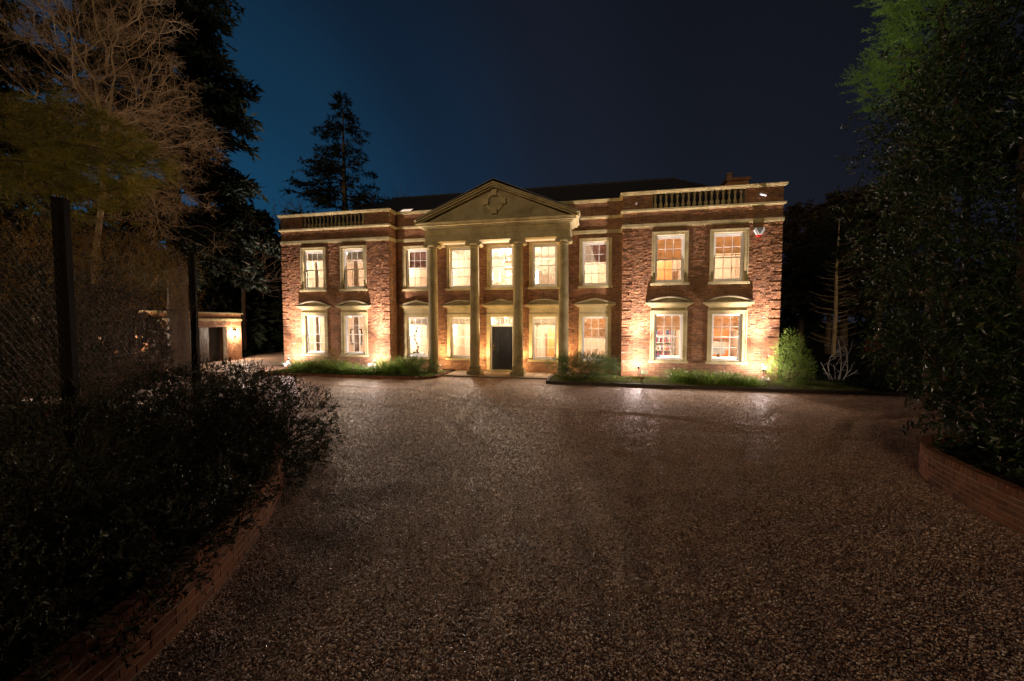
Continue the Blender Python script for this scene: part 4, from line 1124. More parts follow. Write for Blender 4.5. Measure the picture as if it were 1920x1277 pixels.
# ------------------------------------------------------------------ brick planter walls beside the drive (each brick its own part)
def catmull(P, n=30):
    P = [np.array(p, float) for p in P]; P = [2*P[0]-P[1]] + P + [2*P[-1]-P[-2]]; out_ = []
    for i in range(1, len(P)-2):
        for k in range(n):
            t = k/n; a, b, c, d = P[i-1:i+3]
            out_.append(0.5*((2*b) + (c-a)*t + (2*a-5*b+4*c-d)*t*t + (3*b-a-3*c+d)*t**3))
    out_.append(P[-2]); return np.array(out_)
bmesh_cache = {}
def rough_brick(L_, W_, H_, seed):
    key = (round(L_, 3), round(W_, 3), round(H_, 3), seed)
    if key not in bmesh_cache:
        r2 = np.random.default_rng(seed); e = 0.004
        v = []
        for z in (0, e, H_-e, H_):
            i_ = e if z in (0, H_) else 0
            for sx, sy in ((-1, -1), (1, -1), (1, 1), (-1, 1)):
                v.append((sx*(L_/2-i_), sy*(W_/2-i_), z))
        v = np.array(v) + r2.normal(0, 0.0012, (16, 3))
        f = [[3, 2, 1, 0], [12, 13, 14, 15]] + [[k*4+i, k*4+(i+1) % 4, (k+1)*4+(i+1) % 4, (k+1)*4+i] for k in range(3) for i in range(4)]
        me = MB().add(v, f).build('brick', M_BRICKN).data
        ob = [o for o in COL.objects if o.data == me][0]; bpy.data.objects.remove(ob)
        bmesh_cache[key] = me
    return bmesh_cache[key]
def planter_wall(label, path, courses, flip, inner_side):
    t = thing('planter_wall', label, 'wall')
    C = catmull(path, 40); d = np.r_[0, np.cumsum(np.linalg.norm(np.diff(C, axis=0), axis=1))]
    T = d[-1]
    def at(s_):
        x = np.interp(s_, d, C[:, 0]); y = np.interp(s_, d, C[:, 1])
        x2 = np.interp(min(T, s_+0.03), d, C[:, 0]); y2 = np.interp(min(T, s_+0.03), d, C[:, 1]); x1 = np.interp(max(0, s_-0.03), d, C[:, 0]); y1 = np.interp(max(0, s_-0.03), d, C[:, 1])
        return x, y, math.atan2(y2-y1, x2-x1)
    Hc = courses*0.075
    # mortar core
    n = int(T/0.08); core = MB(); off = 0.045*inner_side; vs = []
    for i in range(n+1):
        x, y, a = at(T*i/n); nx_, ny_ = -math.sin(a)*off, math.cos(a)*off; wx, wy = -math.sin(a)*0.045, math.cos(a)*0.045
        for z in (-0.08, Hc+0.07):
            vs += [(x+nx_-wx, y+ny_-wy, z), (x+nx_+wx, y+ny_+wy, z)]
    fs = []
    for i in range(n):
        b = i*4; fs += [[b, b+4, b+6, b+2], [b+5, b+1, b+3, b+7], [b+2, b+6, b+7, b+3]]
    fs += [[0, 2, 3, 1], [n*4, n*4+1, n*4+3, n*4+2]]
    core.add(vs, fs).build('mortar_bed', M_LIME_MORTAR, t)
    for c in range(courses):
        s_ = 0.11 if c % 2 else 0.0; k = 0
        while s_ + 0.1 < T:
            ln = 0.215 if (k+c) % 4 != 3 else 0.1025
            x, y, a = at(s_+ln/2)
            ox, oy = -math.sin(a)*0.0462*inner_side, math.cos(a)*0.0462*inner_side
            j = random.gauss(0, 0.0006)
            link('brick', rough_brick(ln, 0.1025, 0.065, random.randrange(4)), t, loc=(x+ox+j, y+oy+j, c*0.075+0.003), rot=(random.gauss(0, 0.006), random.gauss(0, 0.004), a+random.gauss(0, 0.004)))
            s_ += ln+0.01; k += 1
    s_ = 0.0
    while s_ + 0.06 < T:
        x, y, a = at(s_+0.0325)
        ox, oy = -math.sin(a)*0.061*inner_side, math.cos(a)*0.061*inner_side
        link('brick', rough_brick(0.065, 0.13, 0.11, random.randrange(4)+10), t, loc=(x+ox, y+oy, Hc+0.004+random.gauss(0, 0.002)), rot=(random.gauss(0, 0.012), random.gauss(0, 0.012), a))
        s_ += 0.075
    return t
RP = [(4.70, -14.6), (4.80, -13.2), (4.86, -12.2), (4.90, -11.5), (4.98, -10.9), (5.12, -10.3), (5.45, -9.75), (6.0, -9.35), (6.8, -9.15), (7.8, -9.1)]
LP = [(-2.75, -17.2), (-2.92, -16.2), (-3.07, -15.45), (-3.20, -14.98), (-3.42, -14.40), (-3.72, -13.78), (-4.02, -13.25), (-4.35, -12.75), (-4.9, -12.2), (-5.7, -11.9)]
planter_wall('curved red brick planter wall below the laurel hedge', RP, 5, False, -1)
planter_wall('red brick planter wall under the dark clipped shrubs', LP, 5, False, 1)
MB().prism_z([(4.85, -14.6), (4.95, -12.2), (5.15, -10.9), (5.55, -9.95), (6.4, -9.45), (8.2, -9.3), (26, -9.3), (26, -20), (4.75, -20)][::-1], 0.0, 0.36).build('planter_soil', M_SOIL, kind='structure')
MB().prism_z([(-2.95, -20), (-3.0, -16.2), (-3.2, -15.3), (-3.55, -14.4), (-4.15, -13.25), (-5.0, -12.35), (-5.9, -12.05), (-9, -11), (-30, -8), (-30, -20)][::-1], 0.0, 0.36).build('planter_soil', M_SOIL, kind='structure')

# ------------------------------------------------------------------ foliage helpers
def unit(v): return v/(np.linalg.norm(v, axis=-1, keepdims=True)+1e-9)
def leaves(mb, P, D, L_, Wd, fold=0.25, up=None):
    """four-cornered leaf (two triangles folded on the midrib) at P pointing along D"""
    m = len(P); L_ = np.broadcast_to(L_, (m,))[:, None]; Wd = np.broadcast_to(Wd, (m,))[:, None]
    D = unit(D); h = rng.normal(0, 1, (m, 3)) if up is None else up + rng.normal(0, 0.35, (m, 3))
    S = unit(np.cross(D, h)); Nn = np.cross(S, D)
    A = P; B = P + D*L_*0.45 + S*Wd*0.5 - Nn*Wd*fold; C = P + D*L_; E = P + D*L_*0.45 - S*Wd*0.5 - Nn*Wd*fold
    V = np.stack([A, B, C, E], 1); i = (np.arange(m)*4)[:, None]
    mb.add(V.reshape(-1, 3), np.concatenate([i+np.array([[0, 1, 2]]), i+np.array([[0, 2, 3]])]))
def leaves6(mb, P, D, L_, Wd, droop=0.2):
    m = len(P); L_ = np.broadcast_to(L_, (m,))[:, None]; Wd = np.broadcast_to(Wd, (m,))[:, None]
    D = unit(D); h = rng.normal(0, 0.5, (m, 3)) + np.array([0, 0, 1.0]); S = unit(np.cross(D, h)); Nn = np.cross(S, D)
    V = np.stack([P, P+D*L_*0.33+S*Wd*0.5, P+D*L_*0.72+S*Wd*0.38-Nn*L_*droop*0.3, P+D*L_-Nn*L_*droop*0.7, P+D*L_*0.72-S*Wd*0.38-Nn*L_*droop*0.3, P+D*L_*0.33-S*Wd*0.5, P+D*L_*0.33-Nn*Wd*0.12, P+D*L_*0.72-Nn*(L_*droop*0.3+Wd*0.10)], 1)
    i = (np.arange(m)*8)[:, None]
    mb.add(V.reshape(-1, 3), np.concatenate([i+np.array([[0, 1, 6]]), i+np.array([[0, 6, 5]]), i+np.array([[2, 3, 7]]), i+np.array([[7, 3, 4]])]))
    mb.f.append(np.concatenate([i+np.array([[1, 2, 7, 6]]), i+np.array([[6, 7, 4, 5]])]) + mb.n - m*8)
def blades(mb, P, D, L_, Wd, droop=0.6, n=4):
    """arching strap leaves"""
    m = len(P); D = unit(D); L_ = np.broadcast_to(L_, (m,)); Wd = np.broadcast_to(Wd, (m,))
    S = unit(np.cross(D, np.array([0, 0, 1.0]) + rng.normal(0, 0.1, (m, 3))))
    hz = D*np.array([1, 1, 0]); rows = []
    for k in range(n+1):
        t = k/n
        c = P + D*(L_*t)[:, None] + unit(hz+1e-6)*(L_*0.35*droop*t*t)[:, None] - np.array([0, 0, 1.0])*(L_*0.55*droop*t**2.6)[:, None]
        w_ = (Wd*(1-t**2.5)*0.5+0.0004)[:, None]
        rows += [c-S*w_, c+S*w_]
    V = np.stack(rows, 1); i = (np.arange(m)*(2*n+2))[:, None]
    F = np.concatenate([i+np.array([[2*k, 2*k+1, 2*k+3, 2*k+2]]) for k in range(n)])
    mb.add(V.reshape(-1, 3), F)
def in_blobs(blobs, n, shell=0.0, lump=0.18, seed=1):
    """points in a union of lumpy ellipsoids (x,y,z,rx,ry,rz); returns points and outward directions"""
    r2 = np.random.default_rng(seed)
    w_ = np.array([b[3]*b[4]+b[4]*b[5]+b[3]*b[5] for b in blobs]); w_ /= w_.sum()
    k = r2.choice(len(blobs), n, p=w_); B = np.array(blobs)[k]
    d = unit(r2.normal(0, 1, (n, 3)))
    lum = 1 + lump*(np.sin(d[:, 0]*5+k*1.7)*np.cos(d[:, 1]*6+k) + 0.6*np.sin(d[:, 2]*9+k*2.3+d[:, 0]*4))
    rad = (shell + (1-shell)*r2.random(n)**(1/3))*lum
    P = B[:, :3] + d*B[:, 3:]*rad[:, None]
    return P, unit(d/B[:, 3:])
def grow(P, root, r_tip=0.003, bias=0.35, expo=0.42, seed=1, trunk=None):
    """joins points into a branching skeleton that starts at root; returns segments A,B,ra,rb and node directions"""
    root = np.array(root, float)
    nodes = [root]; par = [-1]; cost = [0.0]
    if trunk:
        for q in trunk: nodes.append(np.array(q, float)); par.append(len(nodes)-2); cost.append(cost[-1]+np.linalg.norm(nodes[-1]-nodes[-2]))
    base = np.array(trunk[-1] if trunk else root)
    P = P[np.argsort(np.linalg.norm(P-base, axis=1))]
    NP = np.zeros((len(P)+len(nodes), 3)); CO = np.zeros(len(NP)); m = len(nodes)
    NP[:m] = nodes; CO[:m] = cost
    start = max(0, len(nodes)-2)
    for p in P:
        dd = np.linalg.norm(NP[start:m]-p, axis=1); j = start+int(np.argmin(dd + bias*CO[start:m]))
        NP[m] = p; CO[m] = CO[j]+np.linalg.norm(NP[j]-p); par.append(j); m += 1
    cnt = np.ones(m)
    for i in range(m-1, 0, -1): cnt[par[i]] += cnt[i]
    par = np.array(par)
    # smooth a little so that limbs bend instead of zig-zagging
    Q = NP.copy()
    for _ in range(2):
        acc = np.zeros_like(Q); c = np.zeros(m)
        np.add.at(acc, par[1:], Q[1:m]*1.0); np.add.at(c, par[1:], 1)
        has = c > 0; has[0] = False
        avg = acc[has[:m] if len(has) == len(Q) else has]
        idx = np.where(has)[0]; idx = idx[idx > (len(trunk) if trunk else 0)]
        Q[idx] = 0.5*Q[idx] + 0.25*Q[par[idx]] + 0.25*acc[idx]/c[idx][:, None]
    rad = r_tip*cnt**expo
    A = Q[par[1:]]; B = Q[1:m]; rb = rad[1:]; ra = np.minimum(rad[par[1:]], rb*1.35)
    return A, B, ra, rb, cnt[1:]
def wood(name, segs_, m, parent, big=0.02, **kw):
    A, B, ra, rb, cnt = segs_
    mb = MB(); k = rb > big
    mb.segs(A[k], B[k], ra[k], rb[k], 7); mb.segs(A[~k], B[~k], ra[~k], rb[~k], 3)
    return mb.build(name, m, parent, **kw)
def twig_tufts(mb, P, D, n, L_, r, spread=0.8):
    """short forked twigs at the ends of branches"""
    m = len(P)*n; PP = np.repeat(P, n, 0); DD = unit(np.repeat(D, n, 0)+rng.normal(0, spread, (m, 3)))
    L_ = L_*rng.uniform(0.5, 1.3, m)[:, None]
    M1 = PP+DD*L_*0.5; D2 = unit(DD+rng.normal(0, 0.35, (m, 3))); E1 = M1+D2*L_*0.5
    D3 = unit(DD+rng.normal(0, 0.6, (m, 3))); E2 = M1+D3*L_*0.45
    mb.segs(PP, M1, r, r*0.8); mb.segs(M1, E1, r*0.8, r*0.4); mb.segs(M1, E2, r*0.7, r*0.35)
    return E1, D2

def sprays(leaf, tw, P, D, n, L_, lf, wf, r_tw=0.0018, spread=0.5, lift=0.25, six=False):
    """leafy shoots: a thin stem with n leaves set alternately along it"""
    m = len(P); D = unit(D + rng.normal(0, spread, (m, 3)) + np.array([0, 0, lift])); L_ = L_*rng.uniform(0.6, 1.3, m)
    bend = rng.normal(0, 0.25, (m, 3))
    E = P + D*L_[:, None] + bend*L_[:, None]*0.4
    if tw is not None: tw.segs(P, E, r_tw, r_tw*0.5)
    T = (np.arange(n)+0.6)/n
    Q = P[:, None] + D[:, None]*(L_[:, None]*T)[..., None] + (bend*L_[:, None]*0.4)[:, None]*(T**2)[None, :, None]
    d = unit(D[:, None]*0.65 + rng.normal(0, 0.55, (m, n, 3)))
    Q = Q.reshape(-1, 3); d = d.reshape(-1, 3); k = len(Q)
    if six: leaves6(leaf, Q, d, lf*rng.uniform(0.6, 1.2, k), wf*rng.uniform(0.7, 1.2, k), 0.3)
    else: leaves(leaf, Q, d, lf*rng.uniform(0.6, 1.3, k), wf*rng.uniform(0.7, 1.2, k))
def blob(L, sy=1.0, sz=0.95): return [(x, y, z, r, r*sy, r*sz) for x, y, z, r in L]

# ---- laurel hedge on the right
hd = thing('laurel_hedge', 'tall dark glossy laurel hedge overhanging the curved brick planter wall', 'hedge', (0, 0, 0))
HB = blob([(9.75,-7.0,9.2,1.7),(8.35,-6.9,6.75,1.45),(8.75,-6.75,8.05,1.2),(7.80,-6.83,6.66,1.5),(7.50,-7.07,4.85,1.45),(7.55,-7.12,3.19,1.4),(7.4,-7.7,1.93,1.3),(7.31,-8.37,1.2,1.05),(6.91,-9.4,0.90,0.62),(8.18,-8.1,7.27,1.9),(7.75,-8.72,5.12,1.75),(7.6,-9.15,3.2,1.65),(7.1,-9.7,1.96,1.1),(6.75,-10.35,0.99,0.65),(7.47,-6.66,1.99,0.7),(6.85,-6.93,4.69,0.42),(7.15,-7.04,5.71,0.45),(8.0,-11.2,1.3,0.9),(5.95,-9.95,0.62,0.42),(5.9,-10.6,0.62,0.5),(6.1,-11.4,0.6,0.65),(6.4,-12.3,0.7,0.8),(6.9,-11.3,1.2,0.95),(8.4,-12.3,2.4,1.5),(8.6,-11.5,5.0,1.9),(8.9,-10.5,7.8,2.0)])
lf, tw = MB(), MB()
P, D = in_blobs(HB, 6600, 0.74, 0.20, 11)
sprays(lf, tw, P, D, 7, 0.30, 0.105, 0.040, 0.003, 0.6, -0.05, six=True)
P, D = in_blobs([(b[0], b[1], b[2], b[3]*0.78, b[4]*0.78, b[5]*0.78) for b in HB], 4200, 0.75, 0.1, 12)
sprays(lf, None, P, D, 6, 0.28, 0.14, 0.055, 0.003, 0.7, 0.0)
# long shoots breaking the outline
P, D = in_blobs(HB, 90, 0.98, 0.1, 13)
D = unit(D + np.array([-0.2, 0, 0.35])); E_ = P + D*rng.uniform(0.35, 0.75, (90, 1))
tw.segs(P, E_, 0.006, 0.003, 4); sprays(lf, tw, E_-D*0.25, D, 9, 0.32, 0.11, 0.038, 0.003, 0.15, 0.0, six=True)
lf.build('foliage', M_LAUREL, hd)
tr = []
for (x, y) in ((7.7, -7.3), (7.9, -8.6), (8.4, -9.6), (8.6, -6.6), (8.7, -11.5)):
    tw.tube([(x, y, 0.3), (x-0.1, y+0.1, 2.5), (x-0.15, y+0.2, 5.5), (x+0.1, y+0.3, 8.5)], [0.09, 0.08, 0.06, 0.03], 7)
P, D = in_blobs(HB, 420, 0.5, 0.2, 14)
tw.segs(P, P+unit(D+rng.normal(0, 0.7, (420, 3)))*rng.uniform(0.3, 0.9, (420, 1)), 0.006, 0.003, 4)
tw.build('branches', M_BARK, hd)

# ---- bright feathery crown above the hedge
bt = thing('feathery_conifer', 'bright green feathery conifer top rising behind the laurel hedge', 'tree', (8.95, -4.6, 0))
lf = MB(); BB = blob([(0.3,0.25,11.68,1.25),(-0.15,-0.1,10.25,0.98),(-0.55,-0.3,9.05,0.62),(-1.55,-0.4,8.94,0.42),(-1.15,-0.45,8.48,0.46),(0.45,-0.05,8.78,0.9),(0.5,0,6.8,1.0)])
P, D = in_blobs(BB, 2300, 0.6, 0.3, 21)
sprays(lf, None, P, D+np.array([-0.5, 0, 0.3]), 26, 0.34, 0.075, 0.016, spread=0.3, lift=0.2)
lf.build('foliage', M_BRIGHT, bt)
MB().tube([(0.4, 0.1, 0), (0.35, 0.1, 5), (0.3, 0.2, 9), (0.3, 0.2, 12)], [0.2, 0.16, 0.09, 0.03], 8).segs([(0.3, 0.1, 8.0), (0.3, 0.2, 9.0)], [(-1.3, -0.4, 8.8), (-0.5, -0.2, 9.6)], 0.05, 0.015, 5).build('trunk', M_BARK, bt)

# ---- clipped dark shrubs on the left
def small_shrub(label, B, n, seed, m=M_BOX, lsz=(0.026, 0.011)):
    t = thing('dark_shrub', label, 'shrub', (B[0][0], B[0][1], 0.3))
    B = [(x-B[0][0], y-B[0][1], z-0.3, *r) for x, y, z, *r in B]
    lf, tw = MB(), MB()
    P, D = in_blobs(B, n, 0.86, 0.12, seed)
    P -= D*0.03
    sprays(lf, tw, P, D, 20, 0.125, *lsz, 0.0015, 0.6, 0.3)
    P, D = in_blobs([(b[0], b[1], b[2], b[3]*0.86, b[4]*0.86, b[5]*0.86) for b in B], n//2, 0.85, 0.1, seed+1)
    sprays(lf, None, P, D, 12, 0.15, lsz[0]*1.8, lsz[1]*2.0, spread=0.8, lift=0.1)
    lf.build('foliage', m, t)
    P, D = in_blobs(B, 160, 0.2, 0.2, seed+2); o_ = np.tile(np.array([[0, 0, -0.1]]), (160, 1))
    tw.segs(o_, P, 0.012, 0.004, 4); tw.build('stems', M_BARK, t)
    return t
small_shrub('rounded dark shrub bulging over the gravel at the end of the planter', blob([(-5.45,-11.66,0.52,0.98),(-4.95,-11.95,0.30,0.60),(-4.70,-12.45,0.25,0.50),(-4.42,-12.95,0.30,0.46),(-6.34,-11.33,0.80,0.78),(-7.05,-10.75,0.80,0.78),(-7.9,-10.7,0.9,0.8)]), 3100, 31)
small_shrub('dark shrub between the rounded shrub and the nearer fence post', blob([(-5.75,-12.64,0.59,0.93),(-5.45,-13.45,0.62,0.80),(-4.85,-13.20,0.42,0.62),(-4.45,-13.50,0.42,0.40),(-6.67,-12.42,0.95,0.85)]), 3000, 34)
small_shrub('dark sprawling shrub at the foot of the tall fence post', blob([(-5.25,-14.26,0.80,0.82),(-4.60,-14.44,0.58,0.58),(-5.53,-14.54,0.85,0.9),(-4.36,-14.95,0.62,0.62),(-3.95,-14.35,0.50,0.42)]), 2700, 37)
small_shrub('darkest shrub hanging over the planter wall closest to the drive entrance', blob([(-4.45,-15.32,0.72,0.70),(-3.92,-15.51,0.52,0.46),(-3.73,-15.85,0.52,0.50),(-3.65,-15.2,0.52,0.36),(-3.55,-16.5,0.52,0.5),(-4.6,-16.2,0.5,0.5),(-3.22,-16.1,0.60,0.38),(-3.26,-15.55,0.58,0.38),(-3.42,-15.0,0.58,0.38),(-3.66,-14.4,0.58,0.38),(-3.98,-13.85,0.58,0.38)]), 3200, 40)

# ---- chain link fence
fn = thing('chain_link_fence', 'tall chain link fence on dark posts behind the dark shrubs', 'fence', (0, 0, 0))
FP = [(-4.2, -16.3), (-5.58, -14.30), (-7.62, -11.30), (-9.6, -8.4)]
for k, (x, y) in enumerate(FP[1:3]):
    mq = Matrix.Translation((x, y, 0.2)) @ Matrix.Rotation(R(124), 4, 'Z')
    MB().box(-0.05, 0.05, -0.05, 0.05, 0, 3.54, mq).build('post', M_TARRED, fn)
    MB().box(-0.055, 0.055, -0.055, 0.055, 3.541, 3.56, mq).build('post_cap', M_TARRED, fn)
x, y = FP[3]
wires = MB()
for (x0, y0), (x1, y1) in zip(FP[:-2], FP[1:-1]):
    L_ = math.hypot(x1-x0, y1-y0); H_ = 3.30; z0 = 0.40; st_ = 0.10
    ux, uy = (x1-x0)/L_, (y1-y0)/L_
    A, B = [], []
    for s_ in (-1, 1):
        c = -H_ if s_ == 1 else 0
        k = c
        while k < L_ + H_:
            # line u = k + s*z
            if s_ == 1: za, zb = max(0, -k), min(H_, L_-k)
            else: za, zb = max(0, k-L_), min(H_, k)
            if zb > za + 0.02:
                n_ = max(1, int((zb-za)/0.05))
                zz = np.linspace(za, zb, n_+1); uu = k + s_*zz; off = 0.0025*np.where(np.arange(n_+1) % 2, 1, -1)*s_
                P_ = np.stack([x0+ux*uu - uy*off, y0+uy*uu + ux*off, z0+zz], -1); A += list(P_[:-1]); B += list(P_[1:])
            k += st_
    wires.segs(np.array(A), np.array(B), 0.0010, 0.0010, 3)
    for zz in (0.42, 2.0, 3.68): wires.segs([(x0, y0, zz)], [(x1, y1, zz)], 0.0018, 0.0018, 4)
wires.build('wire_mesh', M_STEEL, fn, kind='stuff')

# ---- brambles and stems grown through the fence
br = thing('bramble_thicket', 'thicket of thin reddish bare stems behind the wire mesh', 'bramble', (-8.25, -11.6, 0.3))
tw, lf = MB(), MB()
n = 760
by = rng.uniform(-2.0, 1.6, n); bx = by*-0.42 + rng.normal(0.1, 0.40, n)
P = np.stack([bx-0.15, by, np.zeros(n)], -1); hgt = rng.uniform(1.2, 3.2, n)*np.interp(by, [-2, 1.0, 1.6], [1.1, 0.85, 0.6])
prev = P; d = unit(np.stack([rng.normal(0, 0.12, n), rng.normal(0, 0.12, n), np.ones(n)], -1))
for k in range(7):
    d = unit(d + rng.normal(0, 0.10, (n, 3))*np.array([1, 1, 0.3])); nx_ = prev + d*(hgt/7)[:, None]
    tw.segs(prev, nx_, 0.0032*(1-k*0.11), 0.0032*(1-(k+1)*0.11), 3)
    if k > 1:
        q = rng.random(n) < 0.5; dd = unit(d[q] + rng.normal(0, 0.6, (q.sum(), 3))); E_ = nx_[q] + dd*rng.uniform(0.08, 0.35, (q.sum(), 1)); tw.segs(nx_[q], E_, 0.0018, 0.0008, 3)
        q2 = rng.random(len(E_)) < 0.2; leaves(lf, E_[q2], dd[q2], 0.035, 0.016)
    prev = nx_
tw.build('stems', M_REDTWIG, br); lf.build('foliage', M_TANLEAF, br)

ivy = thing('ivy_mass', 'dark small leaved evergreen climber tangled on the fence', 'climber', (-7.3, -13.2, 0.3))
lf, tw = MB(), MB()
P, D = in_blobs([(-0.71,0.5,2.65,0.6,0.6,0.45),(-0.5,-0.28,2.1,0.9,0.8,0.8),(0.1,-0.5,1.35,0.9,0.8,0.9),(-0.96,1.1,2.27,0.6,0.6,0.45),(-0.3,-0.9,2.4,0.9,0.9,0.9),(0.1,0.2,1.3,0.7,0.7,0.7),(0.6,-0.9,0.9,0.7,0.6,0.7),(-1.5,0.3,1.2,0.9,0.9,1.0)], 2300, 0.5, 0.3, 51)
sprays(lf, tw, P, D, 12, 0.28, 0.040, 0.022, 0.002, 0.8, 0.1)
lf.build('foliage', M_BOX, ivy); tw.build('stems', M_REDTWIG, ivy)

small_shrub('dense dark evergreen hedge behind the bramble thicket', [(-15.9,-10.5,1.9,1.3,1.0,1.6),(-15.0,-9.8,1.9,1.2,1.0,1.5),(-14.0,-9.1,1.85,1.1,0.9,1.5),(-13.25,-8.6,1.6,0.8,0.7,1.2)], 2300, 47, M_BOX, (0.09, 0.045))
# ---- golden brown conifer and long needled pine behind the fence
gt = thing('golden_conifer', 'golden brown weeping foliage lit behind the chain link fence', 'tree', (-10.2, -11.3, 0))
lf = MB()
P, D = in_blobs([(-0.95,-0.38,3.78,1.1,1.0,0.9),(-0.15,0.0,3.93,1.0,1.0,0.8),(0.6,0.36,3.85,0.95,0.9,0.8),(1.0,0.62,3.42,0.7,0.6,0.7),(0.3,0.05,3.09,0.6,0.55,0.6),(-2.2,-0.8,3.7,1.2,1.0,1.0)], 2300, 0.4, 0.3, 61)
sprays(lf, None, P, np.tile(np.array([[0.1, 0, -1.0]]), (len(P), 1)), 20, 0.42, 0.055, 0.010, spread=0.35, lift=0.0)
lf.build('foliage', M_GOLD, gt)
MB().tube([(-0.6, 0.3, 0), (-0.5, 0.2, 2), (-0.3, 0.1, 4.2)], [0.12, 0.1, 0.04], 8).build('trunk', M_BARK, gt)
pt_ = thing('long_needled_pine', 'dark pine with long drooping needle tufts above the chain link fence', 'tree', (-12.6, -11.9, 0))
PBL = [(1.86,0.1,5.71,1.1),(3.04,0.15,6.03,0.8),(3.57,0.12,5.28,0.8),(4.39,0.1,5.39,0.5),(0.63,-0.14,6.12,1.5),(2.75,0.03,4.81,0.8)]
P, D = in_blobs([(a, b, c, r, r*0.8, r*0.6) for a, b, c, r in PBL], 1000, 0.3, 0.3, 62)
lf = MB(); dirn = unit(D*np.array([0.6, 0.5, 0.3]) + np.array([0.75, -0.05, -0.08]))
m_ = len(P); k = 46
PP = np.repeat(P, k, 0) + np.repeat(dirn, k, 0)*(rng.random(m_*k)*0.20)[:, None]
DD = unit(np.repeat(dirn, k, 0) + rng.normal(0, 0.36, (m_*k, 3)) + np.array([0, 0, -0.08]))
leaves(lf, PP, DD, rng.uniform(0.18, 0.34, m_*k), 0.0060, 0.1)
lf.build('foliage', M_PINE, pt_)
A_, B_, ra, rb, cn = grow(P[::2], (0, 0, 3.0), 0.004, 0.35, 0.42, trunk=[(0.1, 0, 4.5), (0.1, 0.05, 6), (0.0, 0, 7.2)])
tb = MB().tube([(0, 0, 0), (0.02, 0, 1.5), (0, 0, 3.0)], [0.2, 0.17, 0.14], 8); tb.segs(A_, B_, ra, rb, 5); tb.build('trunk', M_BARK, pt_)

# ---- big bare tree, its fine twigs lit by the house
bt = thing('bare_tree', 'large bare tree with a dense crown of fine pale twigs left of the house', 'tree', (-16.3, -8.0, 0))
TB = [(-15.43,-7.86,12.16,1.45),(-14.77,-7.8,10.66,1.65),(-13.44,-7.61,8.92,1.4),(-13.26,-7.65,7.33,1.2),(-14.57,-7.91,7.5,1.6),(-16.23,-8.14,10.0,2.0),(-11.70,-7.93,5.06,0.55),(-13.58,-7.79,5.84,1.1),(-15.78,-7.82,14.49,2.2),(-17.22,-8.27,11.5,2),(-12.60,-7.45,8.33,0.8)]
Pc, D = in_blobs([(x+16.3, y+8.0, z, r, r*1.1, r) for x, y, z, r in TB], 260, 0.25, 0.22, 71)
P = (Pc[:, None] + rng.normal(0, 0.17, (len(Pc), 17, 3))).reshape(-1, 3)
P = np.concatenate([P, in_blobs([(x+16.3, y+8.0, z, r, r*1.1, r) for x, y, z, r in TB], 500, 0.0, 0.2, 72)[0]])
S_ = grow(P, (0, 0, 0), 0.0034, 0.38, 0.365, trunk=[(0.05, 0, 1.5), (0.25, 0.1, 3.0), (0.6, 0.1, 4.6), (0.9, 0.15, 6.2), (1.2, 0.15, 8.0), (1.5, 0.2, 9.8)])
wood('branches', S_, M_PALEBARK, bt, 0.03)
tip = S_[4] <= 2; tw = MB()
TP, TD = S_[1][tip], unit(S_[1][tip]-S_[0][tip])
E1, D1 = twig_tufts(tw, TP, TD, 4, 0.34, 0.0032, 0.9)
tw.build('twigs', M_PALEBARK, bt, kind='stuff')
lf = MB(); q = rng.random(len(E1)) < 0.16; leaves(lf, E1[q], D1[q]+np.array([0, 0, -0.5]), 0.07, 0.04); lf.build('dry_leaves', M_TANLEAF, bt, kind='stuff')

